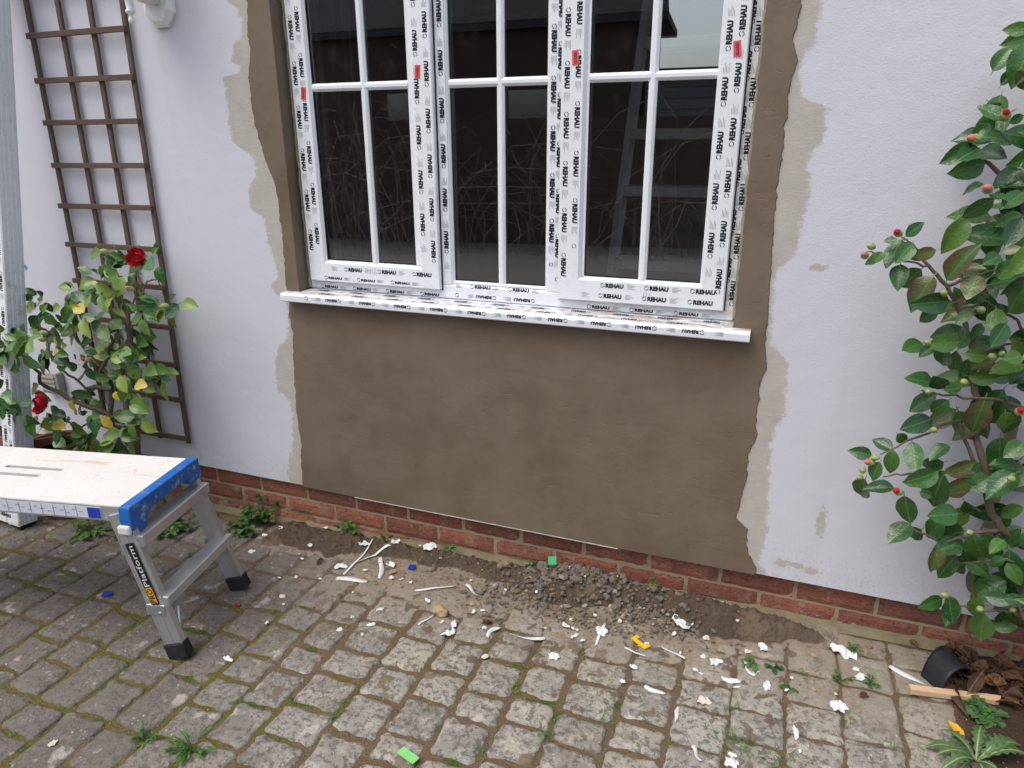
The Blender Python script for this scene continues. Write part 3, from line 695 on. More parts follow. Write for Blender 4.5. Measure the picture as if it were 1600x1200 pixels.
for i, (x0, x1, g0, g1, vx) in enumerate(SASH):
    z0, z1, ga, gb = .957, FZ1-.03, 1.031, FZ1-.104
    b = MB(); mitred(b, x0, x1, z0, z1, .072, WY-.020, WY+.045, .005)
    s_ = wchild(b, 'opening_sash', M['upvc'], win, label=('left' if i == 0 else 'right') + ' opening sash of the window with four panes')
    # glazing bead fills from the mitred frame to the glass edge
    b = MB()
    for a, c in (((x0+.070, ga-.004), (g0, gb+.004)), ((g1, ga-.004), (x1-.070, gb+.004)), ((x0+.07, z0+.068), (x1-.07, ga)), ((x0+.07, gb), (x1-.07, z1-.068))):
        b.box((a[0], WY-.008, a[1]), (c[0], WY+.03, c[1]))
    wchild(b, 'glazing_bead', M['upvc'], s_)
    bars(s_, g0, g1, ga, gb, vx, 1.587, WY-.012)
    ys_ = WY-.020
    if i == 0: runs = [((x0+.010, ys_, 2.2), DN, RT, 1.15, .0), ((x0+.037, ys_, 2.15), DN, RT, 1.08, .06), ((x1-.010, ys_, 1.0), UP, LF, 1.2, .045), ((x1-.045, ys_, 1.03), UP, LF, 1.15, .10),
                       ((x0+.09, ys_, .997), RT, UP, .40, .055, .014, .055), ((x0+.04, ys_, .966), RT, UP, .40, .02, .009)]
    else: runs = [((x0+.010, ys_, 2.2), DN, RT, 1.2, .035), ((x0+.042, ys_, 2.15), DN, RT, 1.08, .09), ((x1-.012, ys_, .985), UP, LF, 1.2, .02), ((x1-.042, ys_, 1.03), UP, LF, 1.15, .075),
                  ((x0+.085, ys_, 1.002), RT, UP, .40, .05, .014, .055), ((x0+.04, ys_, .970), RT, UP, .43, .09, .014, .055)]
    prints(s_, runs)
    for (px, py, rt) in (((474, 146, 1.45), (652, 112, 1.5)) if i == 0 else ((899, 90, 1.62), (1152, 76, 1.68))): glazed_sticker(s_, px, py, WY-.020, rt)
    # pencilled mark on the bottom rail
    b = MB(); q = random.Random(3+i); p0 = Y(*((578, 424) if i == 0 else (1004, 462)), WY-.0208)
    for dx, a in ((0, .2), (.008, .15), (.018, -.05)):
        b.beam(p0+Vector((dx, 0, -.009)), p0+Vector((dx+.004, 0, .010)), .0007, .0004, (0, 1, 0))
    b.beam(p0+Vector((.014, 0, -.009)), p0+Vector((.032, 0, -.006)), .0007, .0004, (0, 1, 0))
    wchild(b, 'pencil_mark', M['inkgrey'], s_)
    b = MB()                                          # shadow-gap gasket round the sash
    for a, c in (((x0-.003, z0-.003), (x0, z1+.003)), ((x1, z0-.003), (x1+.003, z1+.003)), ((x0, z0-.003), (x1, z0)), ((x0, z1), (x1, z1+.003))):
        b.box((a[0], WY-.004, a[1]), (c[0], WY+.004, c[1]))
    wchild(b, 'sash_gasket', M['gasket'], s_)
fl = MB()
for a, c in (((MU1[1], .980), (-1.012, 2.2)), ):
    pass
cx0, cx1, cz0, cz1 = -1.010, -.684, .985, FZ1-.058
mitred(fl, cx0-.004, cx1+.004, FZ0+.050, cz1+.008, .010, WY+.006, WY+.03, .003)
fixed = wchild(fl, 'fixed_light', M['upvc'], win, label='fixed middle light of the window with four panes')
bars(fixed, cx0+.004, cx1-.004, cz0, cz1, -.837, 1.587, WY+.008)
b = MB()                                              # sealant between frame and plaster
for x_, sgn in ((OX0+.001, 1), (OX1-.001, -1)):
    pts = [(x_ + sgn*(.004+.004*noise.noise(Vector((0, sgn, z_*25)))), WY-.002, z_) for z_ in [.93+.012*k for k in range(108)]]
    b.tube(pts, [.006+.003*noise.noise(Vector((5, sgn, p[2]*30))) for p in pts], 6)
wchild(b, 'sealant_bead', M['foam'], win, smooth=True)
b = MB(); y0_, y1_ = -.046, WY+.06                     # sill with a rounded nose and a downstand
prof = [(y1_, .926), (y0_+.012, .9225), (y0_+.003, .9205), (y0_, .915), (y0_, .8965), (y0_+.004, .893), (y0_+.016, .893), (y0_+.016, .899), (y1_, .899)]
b.prism([(-1.628, p[0], p[1]) for p in prof if p[0] < -.004] + [(-1.628, -.0045, .899), (-1.628, -.0045, .9228)], (1.569, 0, 0))
sill = wchild(b, 'sill', M['sill'], win, label='projecting white plastic window sill smeared with mortar')
b = MB(); b.prism([(OX0+.003, -.0045, .900), (OX0+.003, y1_, .900), (OX0+.003, y1_, .9258), (OX0+.003, -.0045, .9226)], (OX1-OX0-.006, 0, 0)); wchild(b, 'sill', M['sill'], win)
a, g = MB(), MB()
print_run(a, g, (-.10, y0_, .917), LF, DN, 1.45, .08, .011, .046)
sn = Vector((0, -.058, -.0035)).normalized()
print_run(a, g, (-.10, .040, .9256), LF, sn, 1.45, .03, .016, .046); print_run(a, g, (-.13, .0, .9232), LF, sn, 1.42, .10, .016, .046)
wchild(a, 'printed_lettering', M['ink'], sill, fix=False); wchild(g, 'small_print', M['inkgrey'], sill, fix=False)

# ================================================================== ROOM BEHIND THE GLASS
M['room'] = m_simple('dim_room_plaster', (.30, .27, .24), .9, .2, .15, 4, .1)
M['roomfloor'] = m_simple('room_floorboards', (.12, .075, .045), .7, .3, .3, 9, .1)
b = MB(); X0, X1, Y0, Y1, Z0, Z1 = -3.2, 1.2, TH+.002, 4.2, .05, 2.45
b.add([(X0, Y0, Z0), (X1, Y0, Z0), (X1, Y1, Z0), (X0, Y1, Z0), (X0, Y0, Z1), (X1, Y0, Z1), (X1, Y1, Z1), (X0, Y1, Z1)], [(4, 7, 6, 5), (2, 6, 7, 3), (3, 7, 4, 0)])
for y_0, y_1, z_0, z_1 in ((Y0, .6, Z0, Z1), (3.2, Y1, Z0, Z1), (.6, 3.2, 2.2, Z1)):      # unseen gap added in the room's right-hand wall to light the ladder
    b.add([(X1, y_0, z_0), (X1, y_1, z_0), (X1, y_1, z_1), (X1, y_0, z_1)], [(0, 1, 2, 3)])
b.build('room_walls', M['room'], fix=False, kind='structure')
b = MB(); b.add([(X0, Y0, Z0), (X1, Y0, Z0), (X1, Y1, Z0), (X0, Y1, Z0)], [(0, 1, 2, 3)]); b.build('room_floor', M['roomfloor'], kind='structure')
b = MB()
cu = empty('curtain', (-1.62, .40, .1), label='pale curtain hanging inside at the left edge of the window', cat='curtain')
pts = [(-1.78+.012*k, .40+.03*math.sin(k*1.3), 0) for k in range(24)]
b.add([(p[0], p[1], .12) for p in pts]+[(p[0], p[1], 2.3) for p in pts], [(k, k+1, 25+k-1+0, 24+k) for k in range(23)])
M['curtain'] = m_simple('pale_curtain', (.42, .43, .46), .9, .2, .1, 20, .2)
wchild(b, 'curtain_panel', M['curtain'], cu, smooth=True)
b = MB(); b.tube([(-1.95, .40, 2.32), (.05, .40, 2.32)], .012, 8); wchild(b, 'curtain_rail', M['upvc'], cu)
# step ladder standing in the room
lad = empty('step_ladder', (-.25, .75, .052), label='aluminium step ladder standing inside behind the right window light', cat='ladder')
pa, pb = Y(1013, 0, .66), Y(950, 470, .36)
M['alu_dull'] = m_simple('dull_oxidised_aluminium', (.80, .81, .81), .55, .5, .1, 20, .1, .002, .15)
dv = (pa-pb)/(pa.z-pb.z); top = pb + dv*(2.05-pb.z); bot = pb + dv*(.052-pb.z)
b = MB()
wL = .50
for off in (0, wL):
    q = MB(); q.beam(bot+Vector((off, 0, 0)), top+Vector((off*.86, 0, 0)), .024, .075, (0, 1, 0), .003); wchild(q, 'stile', M['alu_dull'], lad)
for zc in (.35, .62, None, None, 1.50, 1.76):
    pass
for zt in (.37, .63, Y(1030, 405, .40).z, Y(1030, 290, .47).z, 1.46, 1.75):
    p = pb + dv*(zt-pb.z)
    q = MB(); q.box((p.x+.012, p.y-.05, zt-.035), (p.x+wL*.93, p.y+.05, zt), .004); wchild(q, 'tread', M['alu_dull'], lad)
for off in (0.02, wL-.02):
    q = MB(); q.beam(Vector((bot.x+off, bot.y+.95, .052)), Vector((top.x+off*.86, top.y+.03, 1.95)), .02, .04, (0, 1, 0), .002); wchild(q, 'back_leg', M['alu_dull'], lad)
# two dark stools with backs inside
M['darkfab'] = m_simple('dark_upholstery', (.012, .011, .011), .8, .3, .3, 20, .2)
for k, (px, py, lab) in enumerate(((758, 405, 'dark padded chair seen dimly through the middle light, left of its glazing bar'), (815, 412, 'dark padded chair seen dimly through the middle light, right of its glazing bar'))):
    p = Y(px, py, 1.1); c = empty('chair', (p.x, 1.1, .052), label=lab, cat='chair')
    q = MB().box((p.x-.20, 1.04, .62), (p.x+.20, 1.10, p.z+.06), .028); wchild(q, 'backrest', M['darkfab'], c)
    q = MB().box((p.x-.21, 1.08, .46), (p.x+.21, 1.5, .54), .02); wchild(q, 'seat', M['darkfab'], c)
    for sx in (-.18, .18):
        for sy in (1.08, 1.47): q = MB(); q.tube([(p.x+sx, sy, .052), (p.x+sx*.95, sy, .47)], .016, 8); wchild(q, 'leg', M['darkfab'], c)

# ================================================================== BEHIND THE CAMERA (seen only mirrored in the glass)
M['boards'] = m_simple('grey_weatherboard', (.16, .165, .16), .8, .3, .2, 8, .3)
M['rooftile'] = m_simple('dark_roof_tile', (.05, .045, .045), .8, .3, .3, 10, .3)
M['darkbrick'] = m_simple('dark_brick_wall', (.075, .045, .035), .85, .3, .3, 12, .4)
M['twig'] = m_simple('bare_twig', (.24, .17, .13), .85, .2, .3, 20, .2)
M['hedgeleaf'] = m_simple('dark_hedge_leaf', (.020, .028, .012), .7, .3, .4, 9, .2)
ga = empty('garage', (.4, -10.5, 0), label='low grey weatherboarded garage mirrored in the right window light', cat='garage')
q = MB().box((-2.4, -13.9, -.1), (3.4, -10.53, 2.45)); wchild(q, 'wall', M['boards'], ga)
for k in range(14): q = MB().box((-2.45, -10.53+.0, .05+k*.17), (3.45, -10.50+.008*(k % 2), .05+k*.17+.155)); wchild(q, 'board', M['boards'], ga)
q = MB().prism([(-2.6, -14, 2.46), (-2.6, -10.3, 2.46), (-2.6, -10.3, 2.53), (-2.6, -14, 2.6)], (6.2, 0, 0)); wchild(q, 'roof', M['rooftile'], ga)
ho = empty('neighbouring_house', (-6, -11, 0), label='dark brick house across the yard, mirrored in the left and middle lights', cat='house')
q = MB().box((-13, -12.6, -.2), (-2.75, -10.7, 3.3)); wchild(q, 'wall', M['darkbrick'], ho)
q = MB().prism([(-13.4, -12.8, 3.28), (-2.35, -12.8, 3.28), (-2.15, -10.5, 3.28), (-13.4, -10.5, 3.28)], (0, 0, .12)); q.prism([(-13.4, -12.8, 3.41), (-13.4, -10.5, 3.41), (-13.4, -11.7, 5.2)], (10.9, 0, 0)); wchild(q, 'roof', M['rooftile'], ho)
for xa in (-11, -7.5, -5):
    q = MB().box((xa, -10.71, 1.1), (xa+1.4, -10.685, 2.3)); wp = wchild(q, 'window', M['glass'], ho)
q = MB().box((-10, -8.6, -.2), (3.6, -8.52, 1.75)); fe = q.build('garden_wall', M['darkbrick'], label='low dark brick garden wall across the yard, mirrored in the window', cat='wall')
hd = empty('hedge', (-3, -7.5, 0), label='bare twiggy hedge across the yard, mirrored in the window', cat='hedge')
q = MB(); hq = random.Random(5)
for k in range(260):
    x = hq.uniform(-10, 3.5); y = -7.5 + hq.uniform(-.5, .5); z = -.1; pts = [Vector((x, y, z))]; hs_ = hq.uniform(.45, 1.55); a = hq.uniform(-.7, .7); bb = hq.uniform(-.5, .5)
    for s_ in range(5):
        pts.append(pts[-1] + Vector((a*.4, bb*.3, ((.46, .42, .30, .12, -.12)[s_]+hq.uniform(-.12, .12))*hs_))); a += hq.uniform(-.8, .8); bb += hq.uniform(-.6, .6)
    q.tube(pts, [.009, .008, .007, .005, .004, .003], 3, False)
wchild(q, 'twigs', M['twig'], hd, fix=False, kind='stuff')
#PART2
# ================================================================== TRELLISES
def trellis(name, label, xs, zs, ztop, zbot, lean, mv, mh, yb, wd=.019):
    t = empty(name, (xs[0], 0, zbot), label=label, cat='trellis', group='wooden wall trellises')
    for x in xs:
        q = MB(); q.beam((x + lean*(zbot-1.0), yb, zbot-.012), (x + lean*(ztop-1.0), yb, ztop), wd, .011, (0, 1, 0), .0015); wchild(q, 'upright_lath', mv, t)
    for z in zs:
        a = xs[0] + lean*(z-1.0) - rnd.uniform(.012, .02); c = xs[-1] + lean*(z-1.0) + rnd.uniform(.004, .012)
        q = MB(); q.beam((a, yb-.0115, z+rnd.uniform(-.003, .003)), (c, yb-.0115, z+rnd.uniform(-.003, .003)), .011, wd, (0, 0, 1), .0015); wchild(q, 'cross_lath', mh, t)
    return t
trellis('trellis', 'dark brown wooden trellis on the white wall left of the window', [-2.637, -2.483, -2.335, -2.184], [1.93, 1.785, 1.638, 1.491, 1.342, 1.193, 1.043, .900, .746, .588, .441, .272], 2.05, .262, .022, M['trellis'], M['trellis_h'], -.016)
pc = Y(1517, 905, -.03)
trellis('trellis', 'pale weathered trellis corner low behind the right camellia', [pc.x+.012, pc.x+.165, pc.x+.318], [pc.z-.005, pc.z+.145, pc.z+.292], .74, pc.z-.01, 0, M['trellis_pale'], M['trellis_pale'], -.018, .025)

# ================================================================== WALL LANTERN (its foot shows at the top edge)
ln = empty('wall_lantern', (-2.03, 0, 1.90), label='white cast metal wall lantern bracket beside the dark trellis', cat='lantern')
pcx, pcz = Y(250, 0).x, 1.895
def octo(hw, hh, y): return [(pcx+dx*hw, y, pcz+dz*hh) for dx, dz in ((-.42, -1), (.42, -1), (1, -.62), (1, .62), (.42, 1), (-.42, 1), (-1, .62), (-1, -.62))]
q = MB(); o1, o2, o3 = octo(.062, .112, -.0005), octo(.062, .112, -.012), octo(.046, .094, -.022)
q.add(o1+o2+o3, [(i, (i+1) % 8, 8+(i+1) % 8, 8+i) for i in range(8)] + [(8+i, 8+(i+1) % 8, 16+(i+1) % 8, 16+i) for i in range(8)] + [tuple(range(16, 24))])
wchild(q, 'wall_plate', M['lantern'], ln)
q = MB(); q.lathe([(.004, -.004), (.004, .0)], (0, 0, 0), 8); q.v = [(pcx+.012+v[0], -.0225+v[2], 1.872+v[1]) for v in q.v]; wchild(q, 'screw', M['ink'], ln)
fp = Y(206, 33, -.16)
q = MB(); q.tube([(pcx-.004, -.02, pcz+.0), (pcx-.03, -.06, pcz-.01), (pcx-.07, -.11, pcz+.0), (fp.x+.012, -.155, pcz+.012)], [.052, .032, .020, .016], 14); wchild(q, 'arm', M['lantern'], ln, smooth=True)
q = MB(); q.lathe([(.004, -.012), (.009, -.008), (.010, 0), (.006, .008), (.006, .014), (.014, .020), (.014, .026), (.010, .030), (.012, .06), (.018, .085), (.03, .10), (.06, .125)], (fp.x, -.16, fp.z+.004), 18); wchild(q, 'finial', M['lantern'], ln, smooth=True)
q = MB(); q.lathe([(.060, .127), (.085, .33), (.09, .34), (.02, .42), (.006, .45)], (fp.x, -.16, fp.z+.004), 6); wchild(q, 'lantern_body', M['lantern'], ln)

# ================================================================== FRAME LEANING AT THE LEFT
Bb = G(59, 817); Tb = Y(16, 0, -.06)
zax = (Tb-Bb).normalized(); xax = Vector((1, 0, 0)); xax = (xax - zax*xax.dot(zax)).normalized(); yax = zax.cross(xax)
fr = empty('leaning_window_frame', Bb, label='white plastic frame in printed film leaning on the wall at the left edge', cat='window frame')
MF = Matrix(((xax.x, yax.x, zax.x, 0), (xax.y, yax.y, zax.y, 0), (xax.z, yax.z, zax.z, 0), (0, 0, 0, 1)))
def fpart(mb, name, mat, **k): mb.v = [tuple(MF @ Vector(v)) for v in mb.v]; return mb.build(name, mat, fr, **k)
DPT = .078
def jamb(x0, side):
    q = MB(); pr = [(-.07, 0), (-.07, -DPT+.006), (-.064, -DPT), (-.004, -DPT), (0, -DPT+.004)]
    y = -DPT+.008
    for k in range(4): pr += [(0, y), (.0, y+.010), (-.003, y+.0110), (-.003, y+.0170)]; y += .018
    pr += [(0, 0)]
    q.prism([(x0+side*p[0], p[1], .012) for p in pr], (0, 0, 2.25)); return q
fpart(jamb(0, 1), 'jamb', M['upvc']); fpart(jamb(-.92, -1), 'jamb', M['upvc'])
q = MB().box((-.85, -DPT, .012), (-.07, 0, .085), .003); fpart(q, 'bottom_rail', M['upvc'])
q = MB().box((-.85, -DPT, 2.19), (-.07, 0, 2.262), .003); fpart(q, 'top_rail', M['upvc'])
q = MB().box((-.06, -DPT+.012, -.005), (-.004, -.006, .0118)); fpart(q, 'packer', M['gasket'])  # block under the foot, made black to stand for the shadow beneath the frame
a, g = MB(), MB()
print_run(a, g, (-.052, -DPT, 2.2), DN, RT, 2.1, .03); print_run(a, g, (-.026, -DPT, 2.2), DN, RT, 2.1, .09)
print_run(a, g, (-.80, -DPT, .04), RT, UP, .78, .02)
fpart(a, 'printed_lettering', M['ink'], fix=False); fpart(g, 'small_print', M['inkgrey'], fix=False)

# ================================================================== WORK PLATFORM
PZ = -.047
st = empty('work_platform', (-1.68, -.609, PZ), R(12.3), label='aluminium hop-up work platform with splashed deck and blue end cap', cat='platform')
H = .497; HW = .160; LN = 1.15
def sp(mb, name, mat, parent=st, **k): return mb.build(name, mat, parent, **k)
q = MB()                                             # deck with two hand slots cut through
sl0, sl1 = (-.56, -.36), (-.60, -.40)
for y0, y1, gap in ((-HW, -.030, None), (-.030, -.014, sl1), (-.014, .018, None), (.018, .034, sl0), (.034, HW, None)):
    if gap: q.box((-LN, y0, H-.012), (gap[0], y1, H)); q.box((gap[1], y0, H-.012), (0, y1, H))
    else: q.box((-LN, y0, H-.012), (0, y1, H))
deck = sp(q, 'deck', M['deck'])
for sy in (-1, 1):
    q = MB().box((-LN, sy*HW-.004, H-.048), (.0, sy*HW+.004, H-.0005), .001); sp(q, 'side_rail', M['alu'])
q = MB().box((-.56, -HW-.0052, H-.042), (-.085, -HW-.0042, H-.006)); lab = sp(q, 'side_label', M['label_white'])
q = MB()
for x0, x1 in ((-.125, -.086), (-.52, -.43)): q.box((x0, -HW-.0060, H-.041), (x1, -HW-.0054, H-.008))
sp(q, 'side_label_blue', M['label_blue'], lab)
q = MB(); 
for k in range(8): q.box((-.42+k*.037, -HW-.0060, H-.040), (-.419+k*.037, -HW-.0054, H-.008))
for k in range(14): q.box((-.42+.0205*k, -HW-.0060, H-.018-.006*(k % 3)), (-.409+.0205*k, -HW-.0054, H-.0168-.006*(k % 3)))
sp(q, 'side_label_print', M['inkgrey'], lab)
def endcap(sx, x):
    q = MB(); h0 = H+.003
    prof = [(-HW-.012, h0), (HW+.010, h0), (HW+.010, h0-.040), (HW+.014, h0-.058), (HW+.010, h0-.072), (HW-.045, h0-.072), (HW-.055, h0-.058), (HW-.065, h0-.045), (-HW+.075, h0-.045), (-HW+.060, h0-.062), (-HW+.045, h0-.085), (-HW+.01, h0-.094), (-HW-.014, h0-.085), (-HW-.016, h0-.04)]
    bm = bmesh.new(); vs_ = [bm.verts.new((x, p[0], p[1])) for p in prof]; f = bm.faces.new(vs_)
    r_ = bmesh.ops.extrude_face_region(bm, geom=[f]); bmesh.ops.translate(bm, verts=[v for v in r_['geom'] if isinstance(v, bmesh.types.BMVert)], vec=(sx*.036, 0, 0))
    bmesh.ops.bevel(bm, geom=list(bm.edges), offset=.004, segments=2, affect='EDGES', profile=.5)
    q.bm(bm); return q
cap = sp(endcap(1, -.022), 'end_cap', M['blue'], smooth=False, label='blue plastic end cap with plaster splashes')
q = MB().box((-.030, -HW-.023, H-.082), (.010, -HW-.008, H-.052), .007); sp(q, 'cap_bumper', M['whiteplast'], cap)
sp(endcap(-1, -LN+.02), 'end_cap', M['blue'])
def legset(sx, x):
    for sy in (-1, 1):
        a = Vector((x-sx*.030, sy*(HW-.006)-.006, H-.020)); c = Vector((x+sx*.082, sy*.172, .045))
        q = MB(); q.beam(a, c, .060, .020, (0, 1, 0), .002)
        d = (c-a).normalized()
        for off in (-.028, .0, .028):                # ribs of the extrusion
            s2 = d.cross(Vector((0, 1, 0))).normalized()*off
            q.beam(a+s2+Vector((0, -.0105, 0)), c+s2+Vector((0, -.0105, 0)), .004, .003, (0, 1, 0))
        lg = sp(q, 'leg', M['alu'])
        q = MB(); q.beam(c-d*.012, c+d*.038, .068, .034, (0, 1, 0), .004); sp(q, 'rubber_foot', M['rubber'], lg)
        if sy == -1 and sx == 1:
            o = a + d*.298 + Vector((0, -.0126, 0)); up = (-d).cross(Vector((0, -1, 0))).normalized(); up = -up if up.x > 0 else up
            def lbl(t0, t1, hh, mat, nm, k):
                m_ = MB(); p0 = o - d*t0 - up*hh; p1 = o - d*t1 - up*hh
                m_.prism([p0+Vector((0, -.0006*k, 0)), p1+Vector((0, -.0006*k, 0)), p1+up*2*hh+Vector((0, -.0006*k, 0)), p0+up*2*hh+Vector((0, -.0006*k, 0))], (0, .0005, 0)); return sp(m_, nm, mat, lg)
            lbl(0, .205, .0135, M['label_black'], 'leg_label', 1); lbl(.006, .058, .0105, M['label_orange'], 'leg_label_block', 2)
            for txt, t0, L_, mat, kk in (('PRO', .009, .046, M['label_black'], 3), ('Platform', .063, .134, M['label_ink_white'], 2)):
                m_ = MB(); hh = .0085
                put_text(m_, txt, o - d*t0 - up*hh + Vector((0, -.0006*kk, 0)), -d, up, L_, 2*hh, .005)
                sp(m_, 'leg_label_lettering', mat, lg, fix=False)
    xa = lambda z: x - sx*.030 + sx*.112*(H-.02-z)/(H-.065)
    for z, hh, nm in ((.392, .036, 'upper_step'), (.200, .034, 'lower_step')):
        yy = HW-.006 + .02*(H-.02-z)/(H-.065)
        q = MB().box((xa(z)-.010, -yy-.012, z-hh/2), (xa(z)+.044, yy+.014, z+hh/2), .004); s_ = sp(q, nm, M['alu'])
        for sy in (-1, 1):
            q = MB(); q.box((xa(z)-.032, sy*yy-.0155, z-.050), (xa(z)+.030, sy*yy+.0135, z-.012), .003); sp(q, 'bracket', M['steel'], s_)
            q = MB(); q.lathe([(.006, -.0025), (.006, .001), (.003, .003)], (0, 0, 0), 8); q.v = [(xa(z)+.012+v[0], sy*yy+sy*(.0155+v[2]), z-.038+v[1]) for v in q.v]; sp(q, 'bolt', M['steel'], s_)
    q = MB(); q.tube([(xa(.17)+.03, -.135, .160), (xa(.10)+.022, -.155, .105), (xa(.07)-.004, -.168, .062)], .0075, 8); sp(q, 'brace', M['steel'], smooth=True)
legset(1, 0.0); legset(-1, -LN)

# ================================================================== CAMELLIAS
def leaf_mesh(seed, ratio=.27, fold=.22, curl=.22):
    q = random.Random(seed); nr, nc = 9, 4; vv = []; ff = []
    fold *= q.uniform(.4, 2.2); curl *= q.uniform(-.3, 2.6); tw = q.uniform(-.25, .25)
    for i in range(nr+1):
        t = i/nr; hw = ratio*(math.sin(math.pi*min(1, t**.82)) ** .80) if 0 < t < 1 else 0
        hw = max(hw, .004) if i == 0 else hw
        if t > .82: hw *= 1-.35*(t-.82)/.18
        if i == nr: hw = .002
        for j in range(nc+1):
            s_ = j/nc*2-1; x = s_*hw
            z = fold*abs(s_)*hw*1.1 - curl*t*t*.55 + tw*x*t + .018*math.sin(t*17+s_*3+seed)*abs(s_)
            vv.append((x, t, z))
    for i in range(nr):
        for j in range(nc): a = i*(nc+1)+j; ff.append((a, a+1, a+nc+2, a+nc+1))
    n = len(vv); vv += [(-.012, 0, 0), (.012, 0, 0), (.010, -.13, -.03), (-.010, -.13, -.03)]; ff.append((n+3, n+2, n+1, n))
    me = bpy.data.meshes.new('leaf'); me.from_pydata(vv, [], ff); me.polygons.foreach_set('use_smooth', [True]*len(ff)); return me
LV = {}
def lv(mat, k):
    if (mat, k) not in LV: me = leaf_mesh(k); me.materials.append(M[mat]); LV[(mat, k)] = me
    return LV[(mat, k)]
def add_leaf(parent, base, tip, nrm, wf=1.0, mat='leaf', q=rnd):
    base, tip = Vector(base), Vector(tip); y = tip-base; L = y.length; y.normalize(); x = y.cross(Vector(nrm)).normalized(); z = x.cross(y)
    if z.dot(CAM-base) < -.1: x, z = -x, -z
    me = lv(mat, q.randrange(8)); o = bpy.data.objects.new('leaf', me); COL.objects.link(o); o.parent = parent
    p = base - parent.location; X, Yv, Zv = x*L*wf, y*L, z*L
    o.matrix_basis = Matrix(((X.x, Yv.x, Zv.x, p.x), (X.y, Yv.y, Zv.y, p.y), (X.z, Yv.z, Zv.z, p.z), (0, 0, 0, 1)))
    return o
def bud_mesh(open_):
    q = MB(); n = 10
    q.lathe([(.15, -.50), (.36, -.40), (.50, -.12), (.47, .12), (.33, .32), (.16, .44), (.02, .5)], (0, 0, 0), n)
    return q.mesh('bud', True)
BUD = bud_mesh(0); BUD.materials.append(M['bud'])
qq = MB(); qq.lathe([(.40, .22), (.36, .34), (.24, .50), (.10, .60), (.02, .62)], (.02, .02, 0), 10); TIP = qq.mesh('petal_tip', True); TIP.materials.append(M['petal'])
qq = MB()
for k in range(5):
    a = k*1.257; qq.add([(0, 0, -.5), (.40*math.cos(a-.5), .40*math.sin(a-.5), -.3), (.545*math.cos(a), .545*math.sin(a), -.02), (.40*math.cos(a+.5), .40*math.sin(a+.5), -.3), (.47*math.cos(a), .47*math.sin(a), .2)], [(0, 1, 2, 3), (1, 4, 2), (2, 4, 3)])
SEP = qq.mesh('sepal'); SEP.materials.append(M['bud'])
TIPP = TIP.copy(); TIPP.materials.clear(); TIPP.materials.append(M['petal_pink'])
def add_bud(parent, p, d, size, red):
    o = link('bud', BUD, None, parent, Vector(p)-parent.location, Vector(d).to_track_quat('Z', 'Y').to_euler()); o.scale = (size*.92, size*.92, size*1.45)
    s_ = link('sepal', SEP, None, o)
    if red: link('petal_tip', TIP if red == 1 else TIPP, None, o)
    return o
def branch(parent, pts, r0_, r1_, name='branch'):
    q = MB(); n = len(pts); P_ = []
    for i in range(n-1):
        for k in range(4):
            t = k/4; a, c = Vector(pts[i]), Vector(pts[i+1]); w_ = (a-c).length*.035
            P_.append(a.lerp(c, t) + (Vector((rnd.gauss(0, w_), rnd.gauss(0, w_), rnd.gauss(0, w_))) if k else Vector((0, 0, 0))))
    P_.append(Vector(pts[-1])); m_ = len(P_)
    q.tube(P_, [r0_+(r1_-r0_)*i/(m_-1) for i in range(m_)], 6); return wchild(q, name, M['stem'], parent, smooth=True)
rb = G(1592, 1003); cr = empty('camellia', (rb.x, -.11, gz(rb.x)), label='glossy green camellia with pink and green buds on the right', cat='shrub', group='camellias against the wall')
q2 = random.Random(77)
def vnorm():   # leaves face up and out towards the yard
    return Vector((q2.uniform(-.8, .45), -1.0 + q2.uniform(-.25, .3), q2.uniform(-.1, 1.15)))
YS = -.16
def bp(*pts, y=YS): return [Y(px, py, y + (0 if len(p_) < 3 else p_[2])) for p_ in pts for px, py in [p_[:2]]]
base = Vector((rb.x, -.11, gz(rb.x)-.03))
BR_ = [([base, *bp((1612, 860, .03), (1565, 827), (1547, 795), (1530, 700), (1520, 572), (1521, 531), (1498, 485), (1480, 447), (1451, 415), (1425, 380), (1409, 370))], .012, .0022),
       ([base, *bp((1640, 900, .05), (1625, 700, .03), (1615, 480, .02), (1600, 305), (1580, 287), (1553, 263), (1525, 237), (1520, 222))], .013, .0022),
       (bp((1547, 795), (1530, 735), (1498, 657), (1431, 684, -.03), (1375, 710, -.05)), .006, .0018), (bp((1600, 740, .02), (1525, 740), (1475, 738, -.03), (1419, 740, -.05), (1380, 745, -.06)), .006, .0018),
       (bp((1520, 560), (1570, 538, .02), (1612, 535, .03)), .004, .003), (bp((1521, 531), (1480, 545, -.02), (1445, 540, -.03)), .004, .0018), (bp((1498, 485), (1540, 470, .02), (1590, 500, .03), (1615, 540, .03)), .004, .003),
       (bp((1480, 447), (1520, 430, .01), (1570, 418, 0), (1612, 405, .01)), .004, .002), (bp((1451, 415), (1410, 408, -.02), (1375, 396, -.03), (1356, 393, -.04)), .003, .0016),
       (bp((1618, 650, .03), (1570, 627), (1539, 623, -.03), (1475, 618, -.05), (1440, 610, -.05)), .006, .002), (bp((1565, 827), (1520, 832, -.03), (1470, 850, -.04), (1420, 822, -.05)), .006, .002),
       (bp((1600, 880, .02), (1560, 873, -.02), (1500, 880, -.03)), .005, .002), ([base + Vector((.02, 0, .06)), *bp((1590, 945, -.02), (1540, 955, -.05), (1480, 940, -.06))], .006, .002),
       ([base, *bp((1585, 960, .02), (1610, 930, .02))], .007, .004)]
for pts, a_, c_ in BR_: branch(cr, pts, a_, c_)
